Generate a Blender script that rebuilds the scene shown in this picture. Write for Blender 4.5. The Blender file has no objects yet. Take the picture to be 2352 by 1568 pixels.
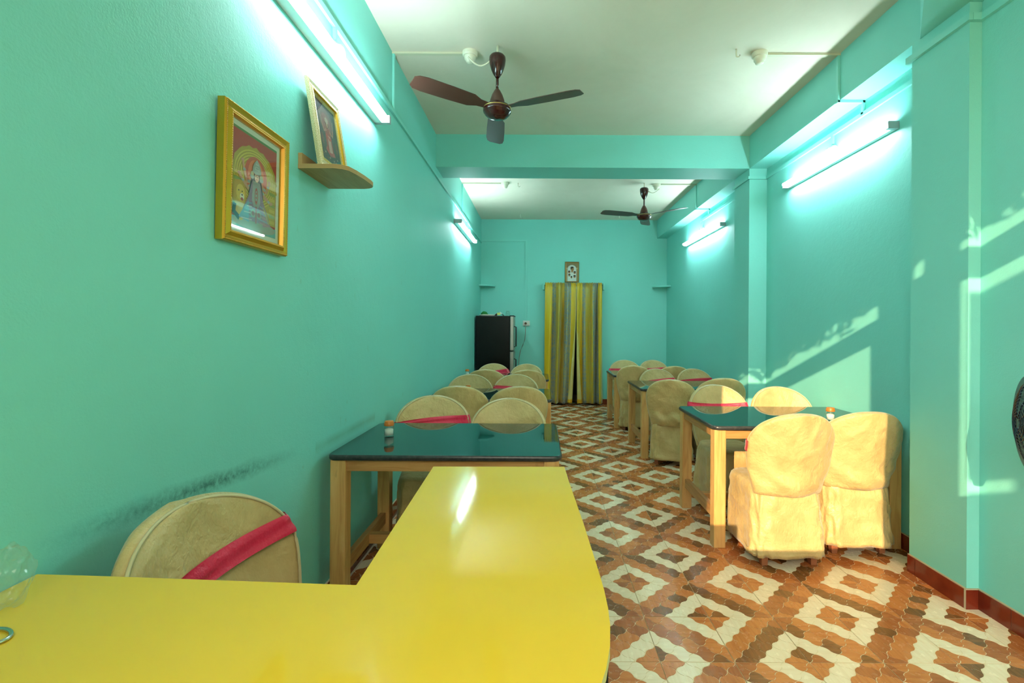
import bpy, bmesh, math, random
from mathutils import Vector, Matrix, noise
random.seed(7)
SC = bpy.context.scene
COL = SC.collection
PI = math.pi

# ------------------------------------------------------------------ camera, world, sun, exposure
cam_d = bpy.data.cameras.new('camera')
cam = bpy.data.objects.new('camera', cam_d)
COL.objects.link(cam)
CAM_H = 1.34
cam.matrix_world = Matrix.Translation((0, 0, CAM_H)) @ Matrix.Rotation(PI / 2, 4, 'X') @ Matrix.Rotation(0.0059, 4, 'Z')
cam_d.sensor_fit = 'HORIZONTAL'
cam_d.sensor_width = 36.0
cam_d.lens = 1094.4 / 2352 * 36.0
cam_d.shift_x = -(1238.1 - 1176.0) / 2352
cam_d.shift_y = -(784.0 - 752.6) / 2352
cam_d.clip_start = 0.02
cam_d.clip_end = 200
SC.camera = cam

SC.view_settings.view_transform = 'Standard'
SC.view_settings.look = 'None'
SC.view_settings.gamma = 1.0
SC.view_settings.use_curve_mapping = False
SC.view_settings.exposure = 0.58

world = bpy.data.worlds.new('world')
SC.world = world
world.use_nodes = True
bg = world.node_tree.nodes['Background']
bg.inputs['Color'].default_value = (1.0, 0.95, 0.78, 1)     # hazy warm late-afternoon sky
bg.inputs['Strength'].default_value = 5.0

SUN_DIR = Vector((0.50, 1.0, -0.39)).normalized()
sun_d = bpy.data.lights.new('sun', 'SUN')
sun_d.energy = 5.2
sun_d.color = (1.0, 0.70, 0.40)
sun_d.angle = math.radians(0.3)
sun = bpy.data.objects.new('sun', sun_d)
sun.rotation_euler = SUN_DIR.to_track_quat('-Z', 'Y').to_euler()
sun.location = (-3, -8, 6)
COL.objects.link(sun)
TUBE_STRENGTH = 74.0

# ------------------------------------------------------------------ node helpers
def mat(name, col=(.5, .5, .5), rough=.5, spec=.5, metal=0.0, **kw):
    m = bpy.data.materials.new(name)
    m.use_nodes = True
    b = m.node_tree.nodes['Principled BSDF']
    b.inputs['Base Color'].default_value = (*col, 1)
    b.inputs['Roughness'].default_value = rough
    b.inputs['Specular IOR Level'].default_value = spec
    b.inputs['Metallic'].default_value = metal
    for k, v in kw.items():
        b.inputs[k].default_value = v
    return m

def N(m, t, **props):
    n = m.node_tree.nodes.new(t)
    for k, v in props.items():
        setattr(n, k, v)
    return n

def L(m, a, b):
    m.node_tree.links.new(a, b)

def bsdf(m):
    return m.node_tree.nodes['Principled BSDF']

def coords(m, scale=(1, 1, 1), kind='Object', rand=False, rot=(0, 0, 0)):
    tc = N(m, 'ShaderNodeTexCoord')
    mp = N(m, 'ShaderNodeMapping')
    mp.inputs['Scale'].default_value = scale
    mp.inputs['Rotation'].default_value = rot
    L(m, tc.outputs[kind], mp.inputs['Vector'])
    if rand:
        oi = N(m, 'ShaderNodeObjectInfo')
        mul = N(m, 'ShaderNodeMath', operation='MULTIPLY')
        mul.inputs[1].default_value = 37.0
        L(m, oi.outputs['Random'], mul.inputs[0])
        L(m, mul.outputs[0], mp.inputs['Location'])
    return mp.outputs['Vector']

def tex_noise(m, vec, scale, detail=4, rough=.55, dist=0.0):
    n = N(m, 'ShaderNodeTexNoise')
    n.inputs['Scale'].default_value = scale
    n.inputs['Detail'].default_value = detail
    n.inputs['Roughness'].default_value = rough
    n.inputs['Distortion'].default_value = dist
    L(m, vec, n.inputs['Vector'])
    return n.outputs['Fac']

def ramp(m, fac, stops, interp='LINEAR'):
    r = N(m, 'ShaderNodeValToRGB')
    r.color_ramp.interpolation = interp
    els = r.color_ramp.elements
    while len(els) < len(stops):
        els.new(0.5)
    for e, (p, c) in zip(els, stops):
        e.position = p
        e.color = (*c, 1) if len(c) == 3 else c
    L(m, fac, r.inputs['Fac'])
    return r.outputs['Color']

def mixc(m, fac, a, b, blend='MIX'):
    n = N(m, 'ShaderNodeMix', data_type='RGBA', blend_type=blend)
    for v, s in ((fac, n.inputs[0]), (a, n.inputs[6]), (b, n.inputs[7])):
        if hasattr(v, 'node'):
            L(m, v, s)
        else:
            s.default_value = v if not isinstance(v, tuple) or len(v) == 4 else (*v, 1)
    return n.outputs[2]

def bump(m, h, strength=.2, dist=.01):
    b = N(m, 'ShaderNodeBump')
    b.inputs['Strength'].default_value = strength
    b.inputs['Distance'].default_value = dist
    L(m, h, b.inputs['Height'])
    L(m, b.outputs['Normal'], bsdf(m).inputs['Normal'])

def math_n(m, op, a, b=None, c=None):
    n = N(m, 'ShaderNodeMath', operation=op)
    for i, v in enumerate((a, b, c)):
        if v is None:
            continue
        if hasattr(v, 'node'):
            L(m, v, n.inputs[i])
        else:
            n.inputs[i].default_value = v
    return n.outputs[0]

# ------------------------------------------------------------------ materials
TEAL = (0.228, 0.672, 0.602)
def wall_mat(name, stains=False):
    m = mat(name, TEAL, .55, .35)
    v = coords(m)
    n1 = tex_noise(m, v, 1.3, 5, .6)
    n2 = tex_noise(m, v, 9.0, 4, .6)
    c = ramp(m, n1, [(.25, (0.218, .652, .582)), (.55, TEAL), (.8, (0.242, .692, .622))])
    c = mixc(m, math_n(m, 'MULTIPLY', n2, .25), c, (0.232, .652, .582))
    if stains:
        # dark rubbed scuff that chairs left on the left wall, a grime line over the first table, spots
        g = N(m, 'ShaderNodeNewGeometry')
        s = N(m, 'ShaderNodeSeparateXYZ')
        L(m, g.outputs['Position'], s.inputs[0])
        y, z = s.outputs['Y'], s.outputs['Z']
        nz = tex_noise(m, coords(m), 60, 3, .7)
        nb = tex_noise(m, coords(m), 5, 3, .6)
        # scuff : centre line from (y 1.20, z .845) to (y 1.95, z .80)
        zc = math_n(m, 'MULTIPLY_ADD', y, -.075, .955)
        d = math_n(m, 'ABSOLUTE', math_n(m, 'SUBTRACT', z, zc))
        w = math_n(m, 'MULTIPLY_ADD', nb, .05, .012)
        a = math_n(m, 'SUBTRACT', 1.0, math_n(m, 'DIVIDE', d, w))
        along = math_n(m, 'SUBTRACT', 1.0, math_n(m, 'DIVIDE', math_n(m, 'ABSOLUTE', math_n(m, 'SUBTRACT', y, 1.50)), .56))
        k = math_n(m, 'MULTIPLY', math_n(m, 'MAXIMUM', a, 0.0), math_n(m, 'MAXIMUM', along, 0.0))
        k = math_n(m, 'MULTIPLY', k, math_n(m, 'MULTIPLY_ADD', nz, 2.4, -.55))
        k = math_n(m, 'MINIMUM', math_n(m, 'MAXIMUM', k, 0.0), .85)
        c = mixc(m, k, c, (0.03, .13, .11))
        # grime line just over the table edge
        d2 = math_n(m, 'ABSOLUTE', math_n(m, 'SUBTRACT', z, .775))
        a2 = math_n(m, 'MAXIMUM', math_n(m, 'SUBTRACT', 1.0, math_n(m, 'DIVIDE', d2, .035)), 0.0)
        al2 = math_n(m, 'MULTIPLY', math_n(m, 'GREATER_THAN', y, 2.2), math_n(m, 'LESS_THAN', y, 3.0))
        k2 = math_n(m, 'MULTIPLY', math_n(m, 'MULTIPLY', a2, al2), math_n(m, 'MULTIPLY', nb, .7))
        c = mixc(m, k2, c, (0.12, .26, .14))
        # faint brownish drips under the little shelf
        sp = tex_noise(m, coords(m, (1, 7, 3)), 3.3, 3, .7)
        spk = math_n(m, 'MULTIPLY', math_n(m, 'GREATER_THAN', sp, .69), .28)
        zm = math_n(m, 'MULTIPLY', math_n(m, 'LESS_THAN', z, 1.9), math_n(m, 'GREATER_THAN', y, 1.9))
        c = mixc(m, math_n(m, 'MULTIPLY', spk, zm), c, (0.20, .42, .27))
    L(m, c, bsdf(m).inputs['Base Color'])
    h = tex_noise(m, v, 140, 3, .6)
    h2 = tex_noise(m, v, 22, 4, .6)
    bump(m, math_n(m, 'ADD', h, math_n(m, 'MULTIPLY', h2, 2.0)), .25, .003)
    return m

M_WALL = wall_mat('teal_wall_paint')
M_WALL_L = wall_mat('teal_wall_paint_scuffed', True)
M_TRUNK = mat('teal_painted_trunking', (0.235, .68, .61), .45, .4)
M_CEIL = mat('whitewashed_ceiling', (.62, .62, .53), .85, .2)
_v = coords(M_CEIL)
_c = ramp(M_CEIL, tex_noise(M_CEIL, _v, 1.1, 6, .65, .6), [(.3, (.69, .635, .515)), (.5, (.745, .685, .565)), (.75, (.79, .735, .615))])
L(M_CEIL, _c, bsdf(M_CEIL).inputs['Base Color'])
bump(M_CEIL, tex_noise(M_CEIL, _v, 25, 5, .6), .2, .006)

M_GROUT = mat('cream_grout', (.82, .64, .40), .6, .4)
def tile_mat(name, a, b, c):
    m = mat(name, a, .22, .5)
    v = coords(m, (1, 9, 1), rand=True, rot=(0, 0, .7))
    L(m, ramp(m, tex_noise(m, v, 9, 5, .6, .3), [(.3, a), (.52, b), (.75, c)]), bsdf(m).inputs['Base Color'])
    v2 = coords(m)
    L(m, ramp(m, tex_noise(m, v2, 30, 3), [(.3, (.16,) * 3), (.8, (.34,) * 3)]), bsdf(m).inputs['Roughness'])
    return m
M_CREAM = tile_mat('cream_glazed_tile', (.84, .65, .44), (.90, .72, .51), (.93, .78, .58))
M_ORANGE = tile_mat('terracotta_glazed_tile', (.50, .14, .034), (.61, .20, .056), (.68, .245, .08))
M_ORANGE2 = tile_mat('deep_terracotta_glazed_tile', (.35, .092, .026), (.43, .128, .038), (.50, .16, .055))
M_BROWN = tile_mat('brown_glazed_tile', (.15, .057, .018), (.23, .085, .026), (.31, .11, .036))
M_BASE = mat('oxblood_glazed_baseboard_tile', (.115, .014, .006), .12, .5)
L(M_BASE, ramp(M_BASE, tex_noise(M_BASE, coords(M_BASE), 14, 4), [(.3, (.16, .018, .007)), (.75, (.24, .034, .013))]), bsdf(M_BASE).inputs['Base Color'])
M_CEMENT = mat('pale_cement', (.55, .42, .28), .8, .2)

def fabric_mat(name, a, b, c, rough=.42, sheen=.25, bscale=70, bstr=.45):
    m = mat(name, b, rough, .35)
    v = coords(m, (1, 1, 1), rand=True)
    n = tex_noise(m, v, 7, 5, .6, .05)
    L(m, ramp(m, n, [(.3, a), (.5, b), (.72, c)]), bsdf(m).inputs['Base Color'])
    bsdf(m).inputs['Sheen Weight'].default_value = sheen
    bsdf(m).inputs['Sheen Roughness'].default_value = .35
    v2 = coords(m, (1, 1, .35), rand=True)
    h = math_n(m, 'ADD', tex_noise(m, v2, bscale, 4, .65, .2), math_n(m, 'MULTIPLY', tex_noise(m, v, 12, 4, .6, .25), 5.0))
    bump(m, h, bstr, .004)
    return m
M_COVER = fabric_mat('gold_satin_chair_cover', (.48, .345, .142), (.565, .41, .175), (.63, .465, .215), rough=.36, bstr=.7)
M_PIPING = fabric_mat('pale_piping', (.53, .45, .24), (.57, .48, .27), (.61, .52, .31), bstr=.1)
M_SASH = fabric_mat('crimson_satin_sash', (.58, .018, .055), (.68, .024, .07), (.76, .04, .095), rough=.4, bscale=110)
M_PLASTIC = mat('brown_moulded_plastic', (.30, .105, .045), .4, .4)
M_TOP = mat('black_green_polished_tabletop', (.004, .030, .028), .03, .5)
M_TOPEDGE = mat('worn_dark_table_edge', (.022, .026, .030), .3, .5)
L(M_TOPEDGE, ramp(M_TOPEDGE, tex_noise(M_TOPEDGE, coords(M_TOPEDGE), 45, 5), [(.4, (.02, .024, .028)), (.68, (.05, .05, .05)), (.8, (.13, .10, .07))]), bsdf(M_TOPEDGE).inputs['Base Color'])

def wood_mat(name, a, b, c, scale=(14, 14, 1.2), rough=.45, knots=True):
    m = mat(name, b, rough, .4)
    v = coords(m, scale, rand=True)
    n = tex_noise(m, v, 2.6, 5, .6, 1.0)
    col = ramp(m, n, [(.28, a), (.5, b), (.72, c)])
    if knots:
        v2 = coords(m, (5, 5, 2.6), rand=True)
        k = ramp(m, tex_noise(m, v2, 2.4, 3, .5), [(.68, (0, 0, 0)), (.78, (1, 1, 1))])
        col = mixc(m, math_n(m, 'MULTIPLY', k, .55), col, tuple(x * .38 for x in a))
    L(m, col, bsdf(m).inputs['Base Color'])
    bump(m, n, .12, .003)
    return m
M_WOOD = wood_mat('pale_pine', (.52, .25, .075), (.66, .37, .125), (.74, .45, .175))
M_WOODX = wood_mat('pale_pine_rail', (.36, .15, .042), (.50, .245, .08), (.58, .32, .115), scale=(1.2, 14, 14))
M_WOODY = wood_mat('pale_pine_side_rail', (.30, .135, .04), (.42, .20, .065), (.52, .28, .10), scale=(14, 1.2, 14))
M_YELLOW = mat('glossy_yellow_laminate', (.86, .56, .045), .07, .5)
L(M_YELLOW, ramp(M_YELLOW, tex_noise(M_YELLOW, coords(M_YELLOW), 3, 3), [(.3, (.78, .495, .034)), (.7, (.82, .52, .040))]), bsdf(M_YELLOW).inputs['Base Color'])
bump(M_YELLOW, tex_noise(M_YELLOW, coords(M_YELLOW), 16, 2), .05, .0015)
M_YEDGE = mat('cream_laminate_edge', (.75, .66, .25), .4, .4)
M_REDPANEL = mat('red_brown_laminate_panel', (.30, .05, .028), .25, .5)
L(M_REDPANEL, ramp(M_REDPANEL, tex_noise(M_REDPANEL, coords(M_REDPANEL, (30, 30, .8)), 2, 4), [(.3, (.20, .03, .018)), (.6, (.34, .07, .04)), (.8, (.45, .13, .085))]), bsdf(M_REDPANEL).inputs['Base Color'])
M_WHITE = mat('cream_plastic', (.78, .75, .60), .4, .5)
M_STRIP = mat('cream_cable_strip', (.66, .64, .48), .5, .4)
M_BATTEN = mat('white_enamel_batten', (.80, .82, .82), .35, .5)
M_CAP = mat('grey_lamp_holder', (.42, .43, .45), .4, .5)
M_TUBE = mat('glowing_fluorescent_tube', (.9, .95, 1), .4, .5)
bsdf(M_TUBE).inputs['Emission Color'].default_value = (.74, .96, 1.0, 1)
bsdf(M_TUBE).inputs['Emission Strength'].default_value = TUBE_STRENGTH
M_FAN = mat('maroon_enamel', (.042, .006, .005), .14, .55)
M_FANGOLD = mat('thin_gold_trim', (.50, .33, .10), .3, .5, .8)
M_BLADE = mat('brown_fan_blade', (.075, .030, .020), .35, .5)
M_GOLD = mat('gilded_frame', (.60, .36, .03), .30, .5, .6)
bump(M_GOLD, tex_noise(M_GOLD, coords(M_GOLD), 220, 3), .35, .002)
M_GOLDLIP = mat('gilded_frame_orange_lip', (.70, .34, .04), .3, .5, .5)
M_SILVERGOLD = mat('champagne_glitter_frame', (.56, .47, .24), .45, .5, .35)
L(M_SILVERGOLD, ramp(M_SILVERGOLD, tex_noise(M_SILVERGOLD, coords(M_SILVERGOLD), 400, 2), [(.35, (.40, .31, .13)), (.5, (.56, .46, .24)), (.68, (.80, .74, .55))]), bsdf(M_SILVERGOLD).inputs['Base Color'])
M_PLY = wood_mat('plywood_face', (.34, .215, .085), (.41, .265, .11), (.46, .31, .14), scale=(16, 1.5, 16), knots=False)
M_PLYEDGE = mat('plywood_edge', (.48, .30, .12), .6, .3)
_w = N(M_PLYEDGE, 'ShaderNodeTexWave', wave_type='BANDS', bands_direction='Z')
_w.inputs['Scale'].default_value = 60
L(M_PLYEDGE, coords(M_PLYEDGE), _w.inputs['Vector'])
L(M_PLYEDGE, ramp(M_PLYEDGE, _w.outputs['Fac'], [(.3, (.30, .17, .06)), (.6, (.56, .38, .17))]), bsdf(M_PLYEDGE).inputs['Base Color'])
M_FRIDGE = mat('black_fridge_enamel', (.003, .003, .0035), .22, .25)
M_STEEL = mat('brushed_steel', (.36, .35, .32), .32, .5, .7)
M_DARK = mat('dark_grey_plastic', (.02, .02, .022), .45, .4)
M_GREEN = mat('green_cloth', (.02, .17, .035), .8, .2)
M_PAPER = mat('white_paper', (.72, .74, .70), .7, .3)
M_PAPERY = mat('yellow_print', (.66, .58, .16), .7, .3)
M_ORCAP = mat('orange_brown_cap', (.58, .17, .022), .35, .4)
M_SALT = mat('white_salt', (.86, .85, .82), .9, .2)
M_WIRE = mat('chromed_wire', (.55, .55, .52), .2, .5, 1.0)
M_NAVY = mat('navy_enamel', (.006, .015, .035), .3, .5)
M_NAVYB = mat('dark_blue_translucent_blade', (.010, .045, .075), .25, .5)
M_BRASS = mat('bronze_fan_motor', (.10, .055, .022), .4, .5)
M_CORD = mat('grey_cord', (.30, .33, .28), .5, .4)
M_PLUG = mat('brown_plug', (.12, .05, .02), .4, .4)
M_DOORFR = mat('dark_grey_door_frame', (.035, .05, .06), .45, .4)
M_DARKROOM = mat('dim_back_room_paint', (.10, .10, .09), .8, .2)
M_OUT = mat('dry_street_ground', (.52, .43, .30), .95, .1)
M_LEAF = mat('green_leaf', (.05, .16, .03), .5, .4)
M_DOORW = mat('grey_blocker_board', (.30, .30, .27), .6, .3)
M_BLACK = mat('matte_black', (.01, .01, .01), .6, .3)

def glass_mat(name, tint=(.93, .96, .95), refl=.5, rough=.01, dirt=0.0):
    m = bpy.data.materials.new(name)
    m.use_nodes = True
    nt = m.node_tree
    nt.nodes.remove(nt.nodes['Principled BSDF'])
    out = nt.nodes['Material Output']
    t = N(m, 'ShaderNodeBsdfTransparent')
    t.inputs[0].default_value = (*tint, 1)
    g = N(m, 'ShaderNodeBsdfGlossy')
    g.inputs['Color'].default_value = (1, 1, 1, 1)
    g.inputs['Roughness'].default_value = rough
    ge = N(m, 'ShaderNodeNewGeometry')
    dp = N(m, 'ShaderNodeVectorMath', operation='DOT_PRODUCT')
    L(m, ge.outputs['Normal'], dp.inputs[0])
    L(m, ge.outputs['Incoming'], dp.inputs[1])
    c = math_n(m, 'SUBTRACT', 1.0, math_n(m, 'ABSOLUTE', dp.outputs['Value']))
    f0 = (refl / (2 + refl)) ** 2
    fr = math_n(m, 'MULTIPLY_ADD', math_n(m, 'POWER', c, 5.0), 1 - f0, f0)
    mx = N(m, 'ShaderNodeMixShader')
    L(m, fr, mx.inputs[0])
    L(m, t.outputs[0], mx.inputs[1])
    L(m, g.outputs[0], mx.inputs[2])
    last = mx
    if dirt:
        d = N(m, 'ShaderNodeBsdfDiffuse')
        d.inputs['Color'].default_value = (.75, .76, .68, 1)
        m2 = N(m, 'ShaderNodeMixShader')
        m2.inputs[0].default_value = dirt
        L(m, mx.outputs[0], m2.inputs[1])
        L(m, d.outputs[0], m2.inputs[2])
        last = m2
    L(m, last.outputs[0], out.inputs['Surface'])
    return m
M_GLASS = glass_mat('clear_glass')
M_PICGLASS = glass_mat('picture_glass', (.97, .98, .97), .32)
M_POLY = glass_mat('clear_polythene', (.94, .96, .94), .40, .12, .07)

def flat(name, c, rough=.55):
    return mat('print_' + name, c, rough, .3)

# ------------------------------------------------------------------ mesh helpers
class MB:
    def __init__(s):
        s.v, s.f, s.mi, s.sm = [], [], [], []
    def add(s, vs, fs, mi=0, smooth=False):
        o = len(s.v)
        s.v += [tuple(p) for p in vs]
        for f in fs:
            s.f.append(tuple(i + o for i in f))
            s.mi.append(mi)
            s.sm.append(smooth)
        return s
    def box(s, x0, x1, y0, y1, z0, z1, mi=0):
        vs = [(x, y, z) for z in (z0, z1) for y in (y0, y1) for x in (x0, x1)]
        return s.add(vs, [(0, 2, 3, 1), (4, 5, 7, 6), (0, 1, 5, 4), (2, 6, 7, 3), (0, 4, 6, 2), (1, 3, 7, 5)], mi)
    def prism(s, poly, z0, z1, mi=0, side=None, smooth=False):
        n = len(poly)
        s.add([(p[0], p[1], z0) for p in poly], [tuple(range(n - 1, -1, -1))], mi)
        s.add([(p[0], p[1], z1) for p in poly], [tuple(range(n))], mi)
        vs = [(p[0], p[1], z0) for p in poly] + [(p[0], p[1], z1) for p in poly]
        s.add(vs, [(i, (i + 1) % n, n + (i + 1) % n, n + i) for i in range(n)], mi if side is None else side, smooth)
        return s
    def lathe(s, prof, c=(0, 0, 0), n=32, mi=0, smooth=True):
        vs, fs = [], []
        for r, z in prof:
            for k in range(n):
                a = 2 * PI * k / n
                vs.append((c[0] + r * math.cos(a), c[1] + r * math.sin(a), c[2] + z))
        for j in range(len(prof) - 1):
            for k in range(n):
                fs.append((j * n + k, j * n + (k + 1) % n, (j + 1) * n + (k + 1) % n, (j + 1) * n + k))
        s.add(vs, fs, mi, smooth)
        if prof[0][0] > 1e-4:
            s.add([vs[k] for k in range(n)], [tuple(range(n - 1, -1, -1))], mi)
        if prof[-1][0] > 1e-4:
            b = (len(prof) - 1) * n
            s.add([vs[b + k] for k in range(n)], [tuple(range(n))], mi)
        return s
    def tube(s, pts, r, n=8, mi=0, closed=False):
        pts = [Vector(p) for p in pts]
        m = len(pts)
        vs, fs = [], []
        up = Vector((0, 0, 1))
        for i, p in enumerate(pts):
            a = pts[(i - 1) % m] if (closed or i > 0) else p
            b = pts[(i + 1) % m] if (closed or i < m - 1) else p
            t = (b - a).normalized()
            q = up if abs(t.dot(up)) < .95 else Vector((1, 0, 0))
            u = t.cross(q).normalized()
            w = u.cross(t)
            rr = r[i] if isinstance(r, (list, tuple)) else r
            for k in range(n):
                an = 2 * PI * k / n
                vs.append(p + u * rr * math.cos(an) + w * rr * math.sin(an))
        for i in range(m if closed else m - 1):
            j = (i + 1) % m
            for k in range(n):
                fs.append((i * n + k, i * n + (k + 1) % n, j * n + (k + 1) % n, j * n + k))
        if not closed:
            fs.append(tuple(range(n - 1, -1, -1)))
            fs.append(tuple((m - 1) * n + k for k in range(n)))
        return s.add(vs, fs, mi, True)
    def grid(s, fn, nu, nv, mi=0, smooth=True, flip=False):
        vs = [fn(i / nu, j / nv) for j in range(nv + 1) for i in range(nu + 1)]
        fs = []
        for j in range(nv):
            for i in range(nu):
                a = j * (nu + 1) + i
                q = (a, a + 1, a + nu + 2, a + nu + 1)
                fs.append(q[::-1] if flip else q)
        return s.add(vs, fs, mi, smooth)
    def mesh(s, name, mats, weld=False, bevel=0.0):
        me = bpy.data.meshes.new(name)
        me.from_pydata(s.v, [], s.f)
        for m in (mats if isinstance(mats, (list, tuple)) else [mats]):
            me.materials.append(m)
        me.polygons.foreach_set('material_index', s.mi)
        me.polygons.foreach_set('use_smooth', s.sm)
        bm = bmesh.new()
        bm.from_mesh(me)
        if weld or bevel:
            bmesh.ops.remove_doubles(bm, verts=bm.verts, dist=1e-5)
        if bevel:
            bmesh.ops.recalc_face_normals(bm, faces=bm.faces)
            bmesh.ops.bevel(bm, geom=[e for e in bm.edges if e.calc_face_angle(0) > .6], offset=bevel, segments=2, affect='EDGES', profile=.6)
        bmesh.ops.recalc_face_normals(bm, faces=bm.faces)
        bm.to_mesh(me)
        bm.free()
        me.update()
        return me

def link(name, me, parent=None, loc=None, rot=None, scale=None):
    o = bpy.data.objects.new(name, me)
    COL.objects.link(o)
    if parent is not None:
        o.parent = parent
    if loc is not None:
        o.location = loc
    if rot is not None:
        o.rotation_euler = rot
    if scale is not None:
        o.scale = scale
    return o

def part(name, mb, mats, parent=None, **kw):
    lk = {k: kw.pop(k) for k in ('loc', 'rot', 'scale') if k in kw}
    return link(name, mb.mesh(name, mats, **kw), parent, **lk)

def tag(o, label, cat, group=None):
    o['label'] = label
    o['category'] = cat
    if group:
        o['group'] = group
    return o

def thing(name, label, cat, loc=(0, 0, 0), rotz=0.0, group=None, scale=None):
    o = link(name, None, None, loc, (0, 0, rotz), scale)
    o.empty_display_size = .1
    return tag(o, label, cat, group)

def struct(name, mb, mats, label=None, parent=None, **kw):
    o = part(name, mb, mats, parent, **kw)
    o['kind'] = 'structure'
    if label:
        o['label'] = label
    return o

# ------------------------------------------------------------------ room constants (metres)
XL, XB, XR, XN = -1.029, 2.070, 2.244, 2.130
ZC, ZS = 3.247, 2.925
YF, YW = -0.20, 8.391
P1A, P1B, P2A, P2B = 2.300, 2.655, 4.708, 5.060

# ------------------------------------------------------------------ floor
struct('floor', MB().box(XL - .2, XR + .2, YF - .1, YW + 1.3, -.12, -.006), M_CEMENT, 'floor of patterned glazed tiles in cream, terracotta and brown')
FLOOR = bpy.data.objects['floor']
T = .300
GX, GY = .496, 1.9165

def clip(poly, axis, lim, keep_less):
    out = []
    n = len(poly)
    for i in range(n):
        a, b = poly[i], poly[(i + 1) % n]
        ia = (a[axis] <= lim + 1e-9) if keep_less else (a[axis] >= lim - 1e-9)
        ib = (b[axis] <= lim + 1e-9) if keep_less else (b[axis] >= lim - 1e-9)
        if ia:
            out.append(a)
        if ia != ib:
            t = (lim - a[axis]) / (b[axis] - a[axis])
            out.append((a[0] + t * (b[0] - a[0]), a[1] + t * (b[1] - a[1])))
    return out

def lantern(a, inset):
    """one arabesque lantern outline round the origin, pointed lobes along y"""
    pts = []
    seg = []
    n = 8
    for i in range(n):
        t = i / n
        px, py = a * (1 - t), a * t                       # from the tip (on local u) to the side corner
        s = math.sin(2 * PI * t)
        off = math.copysign(abs(s) ** .6, s) * a * .105
        if i == 4:
            off = a * .035
        seg.append((px + off * .7071, py + off * .7071))
    q1 = seg
    q2 = [(-x, y) for x, y in [(0, a)] + q1[:0:-1]]
    half = q1 + q2                                          # upper half, right tip to left tip
    low = [(x, -y) for x, y in [(-a, 0)] + [p for p in q2[:0:-1]] + [(0, a)] + q1[:0:-1]]
    pts = half + low
    k = 1 - inset / a
    return [(y * k, x * k) for x, y in pts]               # swap so that the tips point along y

def tile_mesh(seed):
    rnd = random.Random(seed)
    mb = MB()
    g = .0012
    # mats : 0 grout 1 cream 2 orange 3 deep orange 4 brown
    mb.box(g, T - g, g, T - g, -.009, -.0012, 0)
    u = T / 6
    dark_row = rnd.choice((2, 3))
    for ix in range(7):
        for iy in range(7):
            if (ix + iy) % 2 == 0:
                continue
            p = [(x + ix * u, y + iy * u) for x, y in lantern(u, .0021)]
            m_ = .0016
            for ax in (0, 1):
                p = clip(p, ax, m_, False)
                p = clip(p, ax, T - m_, True)
            q = []
            for v in p:
                if not q or abs(v[0] - q[-1][0]) + abs(v[1] - q[-1][1]) > 1e-5:
                    q.append(v)
            if len(q) > 2 and abs(q[0][0] - q[-1][0]) + abs(q[0][1] - q[-1][1]) < 1e-5:
                q.pop()
            if len(q) < 3:
                continue
            band = (ix + iy - 1) // 2
            if band in (1, 4):
                mi = 1
            elif band in (0, 5):
                mi = rnd.choice((2, 2, 3, 4))
            elif band == dark_row:
                mi = rnd.choice((3, 4, 4, 3, 2))
            else:
                mi = rnd.choice((2, 2, 2, 3))
            n = len(q)
            mb.add([(x, y, 0.0) for x, y in q], [tuple(range(n))], mi)
            vs = [(x, y, 0.0) for x, y in q] + [(x, y, -.002) for x, y in q]
            mb.add(vs, [(i, n + i, n + (i + 1) % n, (i + 1) % n) for i in range(n)], mi)
    return mb.mesh('floor_tile', [M_GROUT, M_CREAM, M_ORANGE, M_ORANGE2, M_BROWN])

TILES = [tile_mesh(100 + k) for k in range(8)]
rt = random.Random(3)
for i in range(-5, 6):
    for j in range(-6, 23):
        x0, y0 = GX + i * T, GY + j * T
        if x0 + T < XL + .02 or x0 > XR or (x0 + T > XN + .35 and y0 < 0):
            continue
        if y0 < .85 and (x0 < -.1 or y0 < .25):
            continue
        o = link('floor_tile', rt.choice(TILES), FLOOR)
        if (i + j) % 2 == 0:
            o.location = (x0, y0, rt.uniform(-.0004, .0004))
        else:
            o.location = (x0 + T, y0, rt.uniform(-.0004, .0004))
            o.rotation_euler = (0, 0, PI / 2)
        o.rotation_euler.x = rt.uniform(-.0012, .0012)
        o.rotation_euler.y = rt.uniform(-.0012, .0012)

# ------------------------------------------------------------------ walls, ceiling, beams, pillars
struct('wall_left', MB().box(XL - .2, XL, YF - .1, YW, -.1, ZC), M_WALL_L, 'teal painted plaster wall with dark scuff marks, left side')
mb = MB()
mb.box(XR, XR + .2, P1A, YW, -.1, ZC)                      # recessed bays
struct('wall_right', mb, M_WALL, 'teal painted plaster wall with sunlight patches, right side')
struct('wall_right', MB().box(XN, XR + .2, YF - .1, P1A, -.1, ZC), M_WALL, 'teal painted plaster wall nearest the camera, right side')   # nearer stretch
mb = MB()
DX0, DX1, DZ = .135, 1.095, 2.03
mb.box(XL - .2, DX0, YW, YW + .15, -.1, ZC)
mb.box(DX1, XR + .2, YW, YW + .15, -.1, ZC)
mb.box(DX0, DX1, YW, YW + .15, DZ, ZC)
struct('wall_back', mb, M_WALL, 'teal painted back wall with a curtained doorway')
struct('ceiling', MB().box(XL - .2, XR + .2, YF - .1, YW + .2, ZC, ZC + .15), M_CEIL, 'whitewashed ceiling slab with faint blotches')
struct('trim_1', MB().box(XB, XR, P1A, YW, ZS, ZC), M_WALL, 'teal beam running along the right wall under the ceiling')
struct('trim_2', MB().box(XL, XB, P2A, P2B, ZS, ZC), M_WALL, 'teal beam crossing the middle of the ceiling')
struct('trim_3', MB().box(XB, XR, P1A, P1B, -.006, ZS), M_WALL, 'teal pillar against the right wall, nearest the camera')
struct('trim_4', MB().box(XB, XR, P2A, P2B, -.006, ZS), M_WALL, 'teal pillar against the right wall under the cross beam')
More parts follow.
